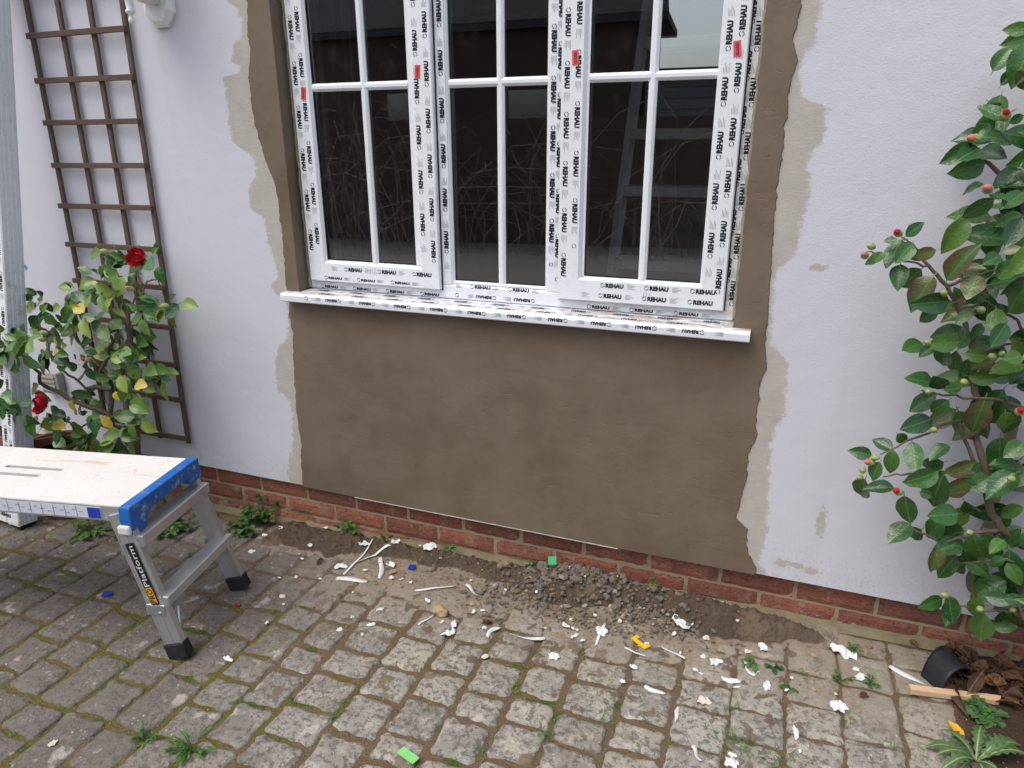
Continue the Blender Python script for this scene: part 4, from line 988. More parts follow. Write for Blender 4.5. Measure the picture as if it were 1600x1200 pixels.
LR = """1610 45 1570 46 L|1605 60 1573 68 L|1572 186 1530 167 L|1600 180 1578 192 L|1547 200 1528 217 L|1540 214 1588 215 L|1525 229 1477 251 L|1530 232 1505 242 L|1530 236 1565 240 L|1540 255 1497 270 L|1597 265 1554 287 L|1537 288 1502 300 L|1553 293 1596 283 L|1553 310 1507 340 L|1547 303 1573 312 L|1600 300 1570 320 L|1598 335 1560 350 L|1598 340 1572 383 L
1415 369 1442 349 L|1409 374 1386 416 L|1425 380 1405 406 L|1402 374 1382 377 L|1384 397 1352 410 L|1463 391 1425 403 B|1479 438 1518 385 B|1459 431 1422 479 Y|1407 413 1403 447 L|1440 420 1410 447 L|1483 470 1435 477 L|1489 473 1451 484 L|1466 482 1437 502 L|1492 423 1510 432 L|1507 420 1536 417 B|1527 429 1512 465 B|1545 452 1510 473 L|1555 430 1600 412 L|1563 400 1542 408 L|1565 394 1597 388 B|1600 432 1570 461 L|1600 447 1577 482 L|1556 482 1557 521 S|1573 505 1550 540 L|1521 482 1495 505 L|1512 511 1498 543 L|1533 505 1521 528 L|1498 534 1457 538 L|1442 536 1412 547 L|1461 540 1437 555 L|1479 543 1469 573 L|1507 552 1545 557 S|1600 569 1556 572 S|1597 557 1573 560 S|1553 563 1520 575 B|1512 587 1568 592 S|1515 560 1503 587 L|1460 601 1426 587 L|1475 607 1460 589 L|1475 610 1501 606 L|1463 617 1424 641 L|1483 625 1454 645 L|1539 623 1518 677 Y|1571 643 1574 674 S|1457 655 1410 670 L
1395 703 1366 685 L|1362 711 1330 705 L|1352 748 1342 780 L|1396 703 1390 739 L|1375 722 1361 748 L|1425 690 1431 736 L|1402 678 1416 692 L|1397 762 1354 760 L|1413 774 1422 815 L|1437 757 1413 751 S|1437 768 1457 777 L|1466 736 1419 757 L|1475 722 1440 730 L|1482 695 1454 713 L|1475 739 1451 790 L|1477 738 1522 728 B|1475 770 1521 752 B|1515 765 1556 742 L|1588 739 1546 770 L|1591 727 1553 722 L|1600 692 1574 710 S|1600 793 1562 805 S|1498 803 1453 806 L|1507 783 1530 809 L|1422 818 1390 843 L|1440 827 1418 840 L|1475 815 1443 838 L|1507 830 1461 842 L|1504 844 1463 862 L|1521 835 1534 879 L|1568 844 1550 859 L|1496 867 1464 900 L|1466 856 1459 893 B|1504 856 1521 888 L|1571 873 1545 882 L|1574 879 1594 912 L|1473 935 1444 950 L|1481 930 1489 972 L|1492 938 1480 972 L|1539 932 1585 940 L|1521 932 1526 961 S|1537 958 1532 998 S|1568 955 1559 972 L|1600 940 1570 935 L|1605 985 1585 960 L"""
MATK = {'L': 'leaf', 'B': 'leaf_bronze', 'Y': 'leaf_bronze', 'S': 'leaf_light'}
for it in LR.replace('\n', '|').split('|'):
    f_ = it.split(); x0, y0, x1, y1 = map(float, f_[:4])
    d0 = YS - q2.uniform(.0, .09); d1 = d0 - q2.uniform(-.03, .05)
    p0_, p1_ = Y(x0, y0, d0), Y(x1, y1, d1); p1_ = p0_ + (p1_-p0_)*1.10
    add_leaf(cr, p0_, p1_, vnorm(), q2.uniform(.95, 1.25) if (x1-x0)**2+(y1-y0)**2 > 1100 else q2.uniform(1.0, 1.4), MATK[f_[4]], q2)
for k in range(135):                                  # leaves deeper in the bush
    py = q2.uniform(60, 985); lo = 1545 if py < 330 else (1500 if py < 560 else (1478 if py < 900 else 1530))
    px = q2.uniform(lo, 1690); yy = q2.uniform(-.16, -.05) if px < 1600 else q2.uniform(-.3, -.05)
    p = Y(px, py, yy); a = q2.uniform(0, 6.283); L = q2.uniform(.07, .10)
    add_leaf(cr, p, p + Vector((math.cos(a)*L, -q2.uniform(0, .03), math.sin(a)*L*.8-.015)), vnorm(), q2.uniform(.95, 1.25), q2.choice(['leaf']*6+['leaf_bronze', 'leaf_light']), q2)
for px, py, rd in ((1571, 180, 1), (1522, 217, 2), (1543, 295, 2), (1403, 364, 1), (1361, 385, 0), (1351, 399, 2), (1449, 535, 0), (1550, 557, 0), (1566, 553, 0), (1506, 597, 0), (1593, 643, 1), (1359, 722, 2), (1368, 715, 0), (1348, 735, 0), (1343, 746, 0), (1403, 768, 1), (1515, 832, 0), (1475, 458, 0), (1459, 672, 0), (1476, 930, 0), (1531, 952, 0), (1583, 953, 0), (1450, 612, 0), (1592, 405, 1), (1533, 484, 0), (1580, 748, 0))[:26]:
    add_bud(cr, Y(px, py, YS-.085), (q2.uniform(-.9, .0), -.75, q2.uniform(0, .6)), q2.uniform(.019, .024) if rd else q2.uniform(.014, .019), rd)

lb = Vector((-2.30, -.10, gz(-2.3))); cl = empty('camellia', lb, label='camellia with yellowing leaves and red flowers in front of the dark trellis', cat='shrub', group='camellias against the wall')
def zz(x, y): return (x/3, 360+y/3)
YL = -.17
LC = "490 110 3|500 170 4|620 130 2|710 130 3|610 200 4|430 230 2|480 280 5|560 290 4|700 310 4|780 350 4|820 350 1|350 280 3|170 340 5|180 400 4|270 380 4|330 350 4|380 370 2|540 350 5|640 400 4|370 450 6|470 430 3|280 490 4|230 470 4|120 510 4|60 500 4|20 480 4|40 550 4|20 590 3|100 580 2|200 570 3|265 560 3|460 520 3|590 490 4|650 490 4|560 560 3|500 600 3|430 630 3|350 640 2|640 610 3|690 640 3|750 680 4|690 740 3|500 710 3|550 700 4|560 660 2|640 710 3|600 790 3|380 760 4|430 790 4|160 730 2|10 800 2|70 820 2|120 850 2|210 880 3|290 890 3|350 880 3|410 870 3|450 850 2|580 880 4|620 900 3|440 950 3|560 970 4|510 1000 4|270 970 2|350 1000 3|160 990 3|400 1020 3|300 1060 3|520 1080 3|620 1050 2|-40 520 4|-60 600 3|-30 760 3"
for it in LC.split('|'):
    cx, cy, n = it.split(); px, py = zz(float(cx), float(cy)); n = int(int(n)*1.5+.7); yy = YL - q2.uniform(-.07, .08) - (.20 if px < 52 else 0)
    c = Y(px, py, yy)
    for k in range(n):
        a = q2.uniform(0, 6.283); L = q2.uniform(.052, .082); rr = q2.uniform(.0, .034)
        p = c + Vector((math.cos(a)*rr, q2.uniform(-.03, .03), math.sin(a)*rr))
        add_leaf(cl, p, p + Vector((math.cos(a)*L, -q2.uniform(-.01, .04), math.sin(a)*L*.75-.018)), vnorm(), q2.uniform(1.0, 1.35), q2.choice(['leaf_small']*5+['leaf']*3+['leaf_light']*2), q2)
for px, py, dx, dy in ((118, 478, 14, 10), (92, 548, -14, 12), (88, 540, -2, -14), (112, 625, 4, 20), (160, 650, 12, 20), (33, 700, -3, -10), (85, 660, 14, 8), (212, 600, 14, 2), (180, 612, 3, 14), (125, 482, -16, -2)):
    p = Y(px, py, YL-.10); add_leaf(cl, p, Y(px+dx, py+dy, YL-.11), vnorm(), 1.5, 'leaf_yellow', q2)
def lbp(*pts, y=YL): return [Y(*zz(p_[0], p_[1]), y + (p_[2] if len(p_) > 2 else 0)) for p_ in pts]
for pts, a_, c_ in (([lb, *lbp((640, 1050, .05), (600, 750, .04), (610, 500), (600, 400), (520, 215), (490, 120))], .019, .003), ([lb, *lbp((560, 1000, .05), (520, 720, .04), (470, 660), (530, 520), (530, 420), (480, 290))], .012, .003),
                   (lbp((600, 900, .05), (420, 830, 0), (230, 740, -.03), (150, 640, -.13), (90, 570, -.18), (10, 500, -.20)), .011, .002), (lbp((520, 740, .03), (400, 740), (300, 660, -.03), (230, 560, -.04), (180, 400, -.04)), .006, .002),
                   (lbp((470, 640), (430, 590), (360, 520, -.02), (330, 370, -.02)), .007, .002), (lbp((610, 480), (650, 400), (690, 240), (740, 230), (770, 310)), .004, .002), (lbp((600, 420), (640, 300), (640, 200)), .004, .002),
                   (lbp((610, 640), (680, 670), (750, 700)), .004, .002), (lbp((600, 850, .04), (440, 900), (300, 960, -.02), (170, 980, -.03)), .005, .002), (lbp((350, 940, -.02), (330, 900, -.03), (200, 880, -.04)), .004, .002)):
    branch(cl, pts, a_, c_)
def flower(parent, p, size, d):
    q = MB()
    for ring_, n, rr, ph1, open_ in ((0, 6, .50, 1.95, .16), (1, 5, .40, 2.25, .05), (2, 4, .28, 2.5, 0)):
        for k in range(n):
            a = k*6.283/n + ring_*.6; pv_ = []
            for i in range(6):
                for j in range(5):
                    t = i/5; v = j/4-.5; wd_ = 1.75*6.283/n*.62*math.sin(math.pi*(.22+.50*t)); ph = .35 + (ph1-.35)*t*(1-.30*(2*v)**2*t)
                    ang = a + v*wd_; r_ = rr*(1+open_*t*t+.05*math.sin(5*v+k*2)+.03*(v > 0))
                    pv_.append((math.sin(ph)*math.cos(ang)*r_, math.sin(ph)*math.sin(ang)*r_, -math.cos(ph)*r_*.8))
            q.add(pv_, [(i*5+j, i*5+j+1, i*5+j+6, i*5+j+5) for i in range(5) for j in range(4)])
    me = q.mesh('flower', True); o = link('flower', me, M['petal'], parent, Vector(p)-parent.location, Vector(d).to_track_quat('Z', 'Y').to_euler()); o.scale = (size,)*3; return o
flower(cl, Y(60, 630, YL-.13), .075, (-.3, -.8, .25)); flower(cl, Y(212, 402, YL-.06), .06, (.2, -.8, .5))
for px, py, rd in ((203, 451, 2), (135, 562, 1), (163, 393, 0), (258, 478, 0), (68, 520, 0), (66, 530, 0)): add_bud(cl, Y(px, py, YL-.08), (q2.uniform(-.6, .3), -.75, .3), .022, rd)
# brown clay pot rim behind the platform
pp = Y(85, 694, -.20)
pt = empty('plant_pot', (pp.x, -.20, gz(pp.x)), label='brown clay plant pot under the left camellia, behind the work platform', cat='pot')
q = MB(); hh = pp.z - gz(pp.x) + .01
q.lathe([(.085, 0), (.105, hh*.8), (.118, hh*.8), (.125, hh), (.108, hh), (.10, hh*.85)], (pp.x, -.20, gz(pp.x)+.002), 28); wchild(q, 'pot', M['pot'], pt, smooth=False)
q = MB(); q.lathe([(.001, hh*.86), (.0995, hh*.86)], (pp.x, -.20, gz(pp.x)+.002), 28); wchild(q, 'pot_soil', M['soil'], pt)
# grey wall vent behind the left camellia
pv = Y(85, 596, -.01); gvn = empty('wall_vent', (pv.x, 0, pv.z), label='small grey box vent on the wall behind the left camellia', cat='vent')
M['ventgrey'] = m_simple('grey_vent_plastic', (.36, .34, .31), .6, .4, .1, 20, .2)
q = MB().box((pv.x-.055, -.035, pv.z-.05), (pv.x+.055, -.0005, pv.z+.05), .006); wchild(q, 'vent_box', M['ventgrey'], gvn)
for k in range(4): q = MB().box((pv.x-.04, -.041, pv.z-.036+k*.02), (pv.x+.04, -.0352, pv.z-.028+k*.02)); wchild(q, 'slat', M['ventgrey'], gvn)

# ================================================================== SOIL, GRAVEL, CRUMBS
BLOBS = [(400, 850, .12, .06, .022), (465, 836, .14, .085, .046), (520, 858, .12, .08, .030), (560, 848, .12, .06, .040), (630, 866, .12, .055, .042), (690, 876, .10, .05, .044), (760, 892, .10, .06, .046), (840, 908, .12, .07, .056), (905, 920, .10, .08, .058), (960, 932, .09, .06, .056), (1020, 940, .08, .055, .054), (1085, 960, .10, .085, .056), (1140, 976, .10, .08, .048), (1195, 988, .08, .06, .042), (1245, 986, .07, .035, .034), (870, 935, .10, .06, .034), (1262, 1000, .06, .035, .026)]
BW = [(G(px, py), rx, ry, h_) for px, py, rx, ry, h_ in BLOBS]
def soil_h(x, y):
    h_ = 0
    for c, rx, ry, a_ in BW: h_ += a_*math.exp(-((x-c.x)/rx)**2 - ((y-c.y)/ry)**2)*1.25
    p = Vector((x, y, 0))
    h_ += .018*noise.noise(p*9) + .010*noise.noise(p*24)
    e_ = (-.36 if x < -.2 else -.36 + (x+.2)*.55) - (0 if x > -1.15 else (x+1.15)*.5)      # lower limit of the mud smear
    f_ = min(1, max(0, (y-e_)/.14 + .55*noise.noise(p*5+Vector((3, 1, 0))) + .4*noise.noise(p*19)))*min(1, max(0, (.42-x)/.15))
    film = -.012 + .0160*f_ + .0012*noise.noise(p*40)
    return max(h_ - .024, film)
q = MB(); nx, ny = 470, 100; xa, xb, ya, yb_ = -1.75, .42, -.42, .045
for j in range(ny+1):
    for i in range(nx+1):
        x = xa+(xb-xa)*i/nx; y = ya+(yb_-ya)*j/ny; h_ = soil_h(x, y); p = Vector((x, y, 0))
        k = max(0, min(1, (h_-.004)/.02))
        h_ += k*(.013*noise.noise(p*45) + .008*noise.noise(p*110) + .005*abs(noise.noise(p*200)))
        q.v.append((x, y, gz(x)-.001 + max(-.02, h_)))
q.f = []
for j in range(ny):
    for i in range(nx):
        a = j*(nx+1)+i; ids = (a, a+1, a+nx+2, a+nx+1)
        if max(q.v[k][2]-gz(q.v[k][0]) for k in ids) > -.008: q.f.append(ids)
soil = q.build('soil_heap', M['soil'], None, True, fix=False, kind='stuff', label='dug brown soil heaped along the foot of the brick plinth', cat='soil')
ICO = []
for sd_ in range(8):
    bm = bmesh.new(); bmesh.ops.create_icosphere(bm, subdivisions=1, radius=1); qs = random.Random(40+sd_)
    for v in bm.verts: v.co *= qs.uniform(.70, 1.12); v.co.z *= .72; v.co.x *= 1.1
    bm.verts.index_update(); ICO.append(([v.co.copy() for v in bm.verts], [[v.index for v in f.verts] for f in bm.faces])); bm.free()
def stone(q, p, r_, qs):
    vv, ff = ICO[qs.randrange(8)]; Mx = Matrix.Rotation(qs.uniform(0, 6.28), 3, 'Z') @ Matrix.Rotation(qs.uniform(-.6, .6), 3, 'X'); sx, sy = qs.uniform(.8, 1.3), qs.uniform(.7, 1.1)
    q.add([Vector(p) + (Mx @ Vector((v.x*sx, v.y*sy, v.z)))*r_ for v in vv], ff)
def top_z(x, y): return gz(x) + max(.0, soil_h(x, y) + .002)
qs = random.Random(8); q = MB()
for (px, py, sx, sy, n, rmin, rmax) in ((850, 925, .16, .07, 330, .003, .013), (925, 925, .15, .07, 330, .003, .014), (1000, 958, .10, .05, 170, .003, .013), (790, 940, .12, .06, 220, .002, .008), (870, 965, .15, .04, 240, .0015, .006), (1060, 985, .10, .03, 70, .003, .010), (960, 985, .12, .03, 110, .002, .008), (650, 880, .3, .05, 90, .002, .006), (1180, 1005, .08, .03, 30, .002, .007), (880, 915, .20, .06, 46, .007, .021), (985, 950, .14, .05, 34, .007, .020), (1050, 975, .10, .04, 14, .006, .016), (700, 885, .25, .05, 20, .004, .011)):
    c = G(px, py)
    for k in range(n):
        x, y = c.x + qs.gauss(0, sx*.6), c.y + qs.gauss(0, sy*.75)
        if y > -.02: continue
        r_ = rmin + (rmax-rmin)*qs.random()**3.0
        stone(q, (x, y, top_z(x, y) + r_*.35), r_, qs)
q.build('gravel', M['gravel'], None, False, fix=False, kind='stuff', label='loose grey and tan gravel spilled in front of the brick plinth', cat='gravel')
q = MB()
for k in range(2600):
    x = qs.uniform(-3.0, .75); y = -abs(qs.gauss(0, .45)) - .02 if qs.random() < .6 else qs.uniform(-1.3, 0)
    r_ = qs.choice((.0010, .0012, .0016, .0016, .0022, .003))*(1 if y < -.55 else 1.15)
    stone(q, (x, y, top_z(x, y) + r_*.3), r_, qs)
q.build('loose_crumbs', M['crumbs'], None, False, fix=False, kind='stuff', label='fine crumbs of mortar and grit scattered over the paving', cat='grit')
def rock(px, py, r_, mat, label, flat=1.0):
    p = G(px, py); bm = bmesh.new(); bmesh.ops.create_icosphere(bm, subdivisions=3, radius=r_)
    sd_ = px*.37
    for v in bm.verts:
        d = v.co.normalized(); k = .82 + .30*noise.noise(d*1.3+Vector((sd_, 0, 0))) + .10*noise.noise(d*4+Vector((sd_, 5, 0))); v.co = Vector((d.x*k*1.15, d.y*k*.85, max(-.35, d.z*k*.62)*flat))*r_
    q = MB().bm(bm); me = q.mesh('stone', False); link('stone', me, mat, None, Vector((p.x, p.y, top_z(p.x, p.y)+r_*.30*flat)), (0, 0, sd_), label=label, cat='stone')
rock(688, 958, .030, M['stone_tan'], 'large tan sandstone lump on the muddy paving below the window')
rock(614, 897, .014, M['stone_tan'], 'small tan stone beside the blue packer and white strips')
rock(848, 908, .022, M['gravel'], 'grey brown lump, largest on top of the gravel heap')
rock(1272, 1025, .010, M['stone_tan'], 'oval tan pebble on the paving left of the crumpled white film')
rock(1272, 1078, .009, M['stone_tan'], 'tan pebble on the paving below the crumpled white film')
rock(758, 1026, .012, M['scrap_cream'], 'round cream pebble on a paving joint below the white strip', .45)
rock(441, 932, .013, M['scrap_cream'], 'oval cream pebble on the paving near the platform foot', .45)
rock(738, 945, .011, M['stone_tan'], 'small tan stone right of the large sandstone lump')
rock(1358, 1012, .010, M['dead'], 'small red brown brick chip by the foot of the plinth')

# ================================================================== LITTER FROM THE WINDOW FITTING
def strip_obj(ax, ay, bx, by, wd, label, group=None, mat='scrap', curl=.3, name='plastic_strip', cat='strip', th=.0012, lift=.004):
    wd *= 1.3; qs = random.Random(int(ax*7+ay)); a, c = G(ax, ay), G(bx, by); d = c-a; L = d.length; d.normalize(); sd2 = Vector((-d.y, d.x, 0))
    n = 9; up_ = []; dn_ = []
    ph = qs.uniform(0, 6); amp = curl*wd*1.1
    for i in range(n+1):
        t = i/n; p = a + d*(L*t) + sd2*(amp*math.sin(t*4+ph)); p.z = top_z(p.x, p.y) + lift*(.35+.65*abs(math.sin(t*3.1+ph)))
        tw = curl*1.1*math.sin(t*3+ph*2); hw = wd/2*(.55+.45*math.sin(math.pi*(.12+.76*t)))*qs.uniform(.85, 1.1)
        s3 = sd2*math.cos(tw) + Vector((0, 0, 1))*math.sin(tw)
        for s_ in (-1, 0, 1): up_.append(p + s3*(hw*s_) + Vector((0, 0, hw*.25*abs(s_)*curl + th)))
    q = MB(); N_ = len(up_); ff = []
    for i in range(n):
        for j in range(2): k = i*3+j; ff.append((k, k+1, k+4, k+3))
    bor = [(i*3, (i+1)*3) for i in range(n)] + [((i+1)*3+2, i*3+2) for i in range(n)]
    low = [v - Vector((0, 0, th)) for v in up_]
    q.add(up_+low, ff + [tuple(x+N_ for x in f)[::-1] for f in ff] + [(x, y, y+N_, x+N_) for x, y in bor] + [(0, 1, 1+N_, N_), (1, 2, 2+N_, 1+N_), (n*3+1, n*3, n*3+N_, n*3+1+N_), (n*3+2, n*3+1, n*3+1+N_, n*3+2+N_)])
    org = (a+c)/2; q.v = [tuple(Vector(v)-org) for v in q.v]
    o = q.build(name, M[mat], None, True, label=label, cat=cat, group=group); o.location = org; return o
def scrap_obj(px, py, size, label, group=None, mat='scrap', asp=1.0, ang=0, crump=1.0, name='film_scrap', cat='scrap'):
    size *= 1.22; qs = random.Random(int(px*13+py)); p = G(px, py); n = 9; vv = []; sd_ = qs.uniform(0, 50); ca, sa = math.cos(ang), math.sin(ang)
    for j in range(n+1):
        for i in range(n+1):
            u, v = i/n*2-1, j/n*2-1; r_ = max(abs(u), abs(v)); th_ = math.atan2(v, u)
            k = (.66 + .34*noise.noise(Vector((math.cos(th_)*1.6, math.sin(th_)*1.6, sd_))))
            x, y = math.cos(th_)*r_*k*asp*size, math.sin(th_)*r_*k*size/asp
            pp_ = Vector((x, y, sd_*.01))/size*2.0
            z = crump*size*(.50*abs(noise.noise(pp_*.8+Vector((sd_, 0, 0)))) + .14*abs(noise.noise(pp_*1.9+Vector((0, sd_, 0)))))
            vv.append((x*ca-y*sa, x*sa+y*ca, z))
    q = MB(); N_ = len(vv); ff = [(j*(n+1)+i, j*(n+1)+i+1, (j+1)*(n+1)+i+1, (j+1)*(n+1)+i) for j in range(n) for i in range(n)]
    bor = [i for i in range(n+1)] + [j*(n+1)+n for j in range(1, n+1)] + [n*(n+1)+i for i in range(n-1, -1, -1)] + [j*(n+1) for j in range(n-1, 0, -1)]
    q.add(vv + [(x, y, z-.0008) for x, y, z in vv], ff + [tuple(k+N_ for k in f)[::-1] for f in ff] + [(bor[k], bor[(k+1) % len(bor)], bor[(k+1) % len(bor)]+N_, bor[k]+N_) for k in range(len(bor))])
    o = q.build(name, M[mat], None, False, label=label, cat=cat, group=group); o.location = (p.x, p.y, top_z(p.x, p.y)+.0022); o.rotation_euler = (0, -math.atan(SL), 0); return o
for a_ in ((536, 899, 584, 855, .006, 'thin white plastic strip crossing over another strip on the soil'), (556, 880, 612, 866, .009, 'wide white plastic strip lying under a thinner one on the soil'), (590, 906, 599, 874, .014, 'short upright torn white strip below the crossed strips'),
           (649, 924, 711, 920, .007, 'straight white strip left of the gravel, above the sandstone lump'), (726, 918, 748, 933, .009, 'short white strip with black marks at the left of the gravel'), (796, 994, 852, 999, .010, 'broad straight white strip on the mud below the gravel'),
           (654, 978, 677, 962, .005, 'thin curved white paring leaning on the sandstone lump'), (975, 1014, 1009, 1026, .007, 'white strip just below the yellow packer'), (1034, 1012, 1070, 1031, .007, 'white strip with a hooked end right of the yellow packer'),
           (1390, 1041, 1447, 1074, .010, 'long white twisted strip pointing at the pine offcut'), (762, 996, 779, 980, .010, 'short white strip left of the broad strip'), (1078, 1169, 1099, 1189, .011, 'white twisted strip at the bottom edge of the paving'),
           (1007, 1072, 1037, 1087, .010, 'crinkled white strip on the paving below the yellow packer'), (1127, 1059, 1157, 1068, .011, 'crinkled white strip on the paving joint right of centre'), (1160, 1036, 1181, 1057, .012, 'white curled tail of film by a green weed'),
           (930, 1009, 946, 978, .007, 'looped white paring above the straight strip and left of the yellow packer')):
    strip_obj(*a_[:5], a_[5], 'white plastic strips on the paving', curl=.25 if a_[4] < .0085 else .5)
for a_ in ((527, 905, 575, 909, .017), ): strip_obj(*a_, 'flat pointed white shard of film below the crossed strips', 'white plastic strips on the paving', curl=.1)
for px, py, sz, lab_, asp, ang in ((672, 872, .030, 'crumpled white film on the soil above the blue packer', 1.0, -.6), (1066, 980, .036, 'largest crumpled white film, at the edge of the dark soil', 1.0, .8), (1318, 1022, .034, 'crumpled white film on the paving right of the soil', 1.25, -.5),
                                   (1311, 1106, .024, 'small white crumpled tissue on a mossy paving joint', 1.0, 0), (940, 990, .022, 'folded white scrap with a loop, left of the yellow packer', .8, .3), (866, 1027, .018, 'pointed white scrap on the paving below the gravel', .9, .9), (1119, 1036, .020, 'square white scrap with grey print right of the hooked strip', 1.1, .5),
                                   (618, 858, .022, 'crumpled white film at the end of the wide strip', 1.1, .2), (570, 858, .022, 'lumpy white film above the crossed strips', 1.4, .1), (534, 887, .022, 'torn white film left of the crossed strips', 1.2, .6), (612, 886, .018, 'curled white film right of the crossed strips', .8, .8),
                                   (1191, 1012, .022, 'folded white film standing on the soil edge', .75, .2), (1198, 1073, .018, 'bow shaped white film on the paving right of centre', .75, .1), (1344, 1060, .018, 'ragged white film beside a grass tuft', .9, -.8), (709, 977, .016, 'white chip right of the sandstone lump', .7, .4), (700, 991, .019, 'white chip below the sandstone lump', 1.5, .6),
                                   (884, 981, .014, 'white chip at the lower edge of the gravel', 1.3, -.4), (357, 1031, .015, 'white torn scrap near the front foot of the platform', 1.5, -.2), (393, 863, .016, 'rounded white chip by the rear foot of the platform', 1.0, 0), (440, 836, .014, 'white chip on the soil near the brick weed', .9, .7), (1337, 1047, .010, 'small white flake above the ragged film', 1.2, 0), (1243, 1147, .014, 'narrow white flake at the lower right of the paving', .6, .1), (1057, 1118, .014, 'narrow white curl on the paving, low in the centre', .5, .1), (1143, 1194, .02, 'white film at the bottom edge of the picture', 1.2, -.5)):
    scrap_obj(px, py, sz, lab_, 'white film scraps', asp=asp, ang=ang)
for px, py, sz in ((414, 842, .012), (485, 858, .013), (509, 832, .012), (580, 977, .012), (592, 953, .009), (596, 953, .008), (612, 906, .011), (900, 994, .011), (1144, 1181, .010), (990, 1043, .011), (668, 940, .011), (1053, 994, .010), (642, 913, .008), (740, 957, .010), (790, 925, .007), (895, 985, .007), (1063, 1021, .006), (973, 1066, .010), (1250, 1175, .006), (500, 905, .007), (443, 945, .006), (530, 985, .009), (417, 974, .008), (550, 965, .008), (1150, 990, .008), (1000, 1010, .006), (900, 918, .010), (838, 935, .007), (905, 935, .008)):
    scrap_obj(px, py, sz, 'tiny white flake of film scattered among the debris', 'tiny white flakes', asp=rnd.uniform(.7, 1.4), ang=rnd.uniform(0, 3), name='film_flake', cat='flake')
fq = random.Random(91)
for k in range(46):
    px, py = (fq.gauss(860, 130), fq.gauss(955, 32)) if k < 26 else ((fq.gauss(560, 60), fq.gauss(890, 22)) if k < 36 else (fq.gauss(1150, 70), fq.gauss(1040, 35)))
    scrap_obj(px, py, fq.uniform(.004, .010), 'tiny white flake of film scattered among the debris', 'tiny white flakes', mat=fq.choice(('scrap', 'scrap', 'scrap_cream')), asp=fq.uniform(.6, 1.6), ang=fq.uniform(0, 3), name='film_flake', cat='flake')
for px, py, sz, lab_ in ((1100, 1097, .020, 'cream peeling flake on the paving right of centre'), (1103, 1000, .013, 'cream lump on the dark soil'), (1168, 1019, .012, 'cream chip at the soil edge'), (82, 1163, .012, 'cream chip on the paving at the lower left')):
    scrap_obj(px, py, sz, lab_, None, 'scrap_cream', name='plaster_flake', cat='flake')
def packer(px, py, hx, hy, ang, mat, label, notch=False, tilt=0.0):
    p = G(px, py); q = MB()
    if notch:
        pr = [(-hx, -hy), (hx, -hy), (hx, hy), (hx*.55, hy), (hx*.5, 0), (-hx*.55, 0), (-hx*.6, hy), (-hx, hy)]
        q.prism([(x, y, 0) for x, y in pr], (0, 0, .004))
    else:
        q.box((-hx, -hy, 0), (hx, hy, .003), .0006)
        for k in range(5): q.box((-hx*.8+k*hx*.4-.0006, -hy*.8, .003), (-hx*.8+k*hx*.4+.0006, hy*.8, .0036))
    o = q.build('glazing_packer', M[mat], None, False, label=label, cat='packer', group='plastic glazing packers'); o.location = (p.x, p.y, top_z(p.x, p.y)+.004); o.rotation_euler = (R(4)+tilt, R(-5), ang)
    if tilt: o.location = Y(px, py, -.055)
packer(168, 930, .016, .012, .2, 'packer_blue', 'blue plastic packer on the paving left of the platform leg')
packer(280, 896, .015, .011, .3, 'packer_blue', 'blue plastic packer under the work platform')
packer(644, 890, .012, .012, .1, 'packer_blue', 'blue plastic packer on the mud below the window')
packer(863, 876, .014, .014, .3, 'packer_green', 'bright green plastic packer against the bricks', tilt=.75)
packer(638, 1183, .030, .0115, -.35, 'packer_lime', 'pale green plastic packer on the paving at the bottom edge')
packer(1001, 1006, .032, .012, -.70, 'packer_yellow', 'yellow notched plastic packer on the mud', True)
q = MB(); q.tube([(-.012, 0, .004), (.004, .002, .005), (.012, .0, .004)], .004, 6); p = G(371, 947); o = q.build('rawl_plug', m_simple('red_plastic', (.42, .03, .03), .5), None, True, label='tiny red plastic plug on the paving by the rear platform foot', cat='plug'); o.location = (p.x, p.y, gz(p.x)+.001)
# pine offcut and black pipe end by the right bed
a, c = G(1420, 1082), G(1557, 1100); q = MB(); d = (c-a); L = d.length
q.prism([(0, -.011, 0), (L, -.011, 0), (L+.012, .011, 0), (0, .011, 0)], (0, 0, .015)); o = q.build('wood_offcut', M['offcut'], None, label='fresh pine batten offcut lying at the edge of the planting bed', cat='offcut')
o.location = (a.x, a.y, gz(a.x)+.004); o.rotation_euler = (0, -.03, math.atan2(d.y, d.x))
pg = G(1462, 1036); pe = empty('pipe_shoe', (pg.x, pg.y, gz(pg.x)), label='black plastic pipe shoe lying on its side by the planting bed', cat='pipe')
q = MB(); n1, n2 = 9, 14
cA, cB = Vector((pg.x-.020, -.105, gz(pg.x)+.022)), Vector((pg.x+.055, -.125, gz(pg.x)+.030))
for i in range(n1+1):
    t = i/n1; c = cA.lerp(cB, t); r_ = .050
    for rr in (r_, r_-.005):
        pass
vo = []; vi = []
for i in range(n1+1):
    t = i/n1; c = Vector((pg.x-.018 + .082*t, -.100+.0*t, gz(pg.x)+.002 + .004*t)); ax = R(-18+10*t)
    for k in range(n2+1):
        a_ = math.pi*k/n2; 
        for lst, rr in ((vo, .058-.004*t), (vi, .052-.004*t)):
            y_ = -math.cos(a_)*rr*1.05; z_ = math.sin(a_)*rr*1.25
            lst.append(c + Vector((y_*math.sin(ax)*1.0, y_*math.cos(ax), z_)))
w_ = n2+1; ff = []; no = len(vo)
for i in range(n1):
    for k in range(n2): a_ = i*w_+k; ff.append((a_, a_+1, a_+w_+1, a_+w_)); ff.append((no+a_, no+a_+w_, no+a_+w_+1, no+a_+1))
for k in range(n2): ff.append((k, no+k, no+k+1, k+1)); e_ = n1*w_; ff.append((e_+k, e_+k+1, no+e_+k+1, no+e_+k))
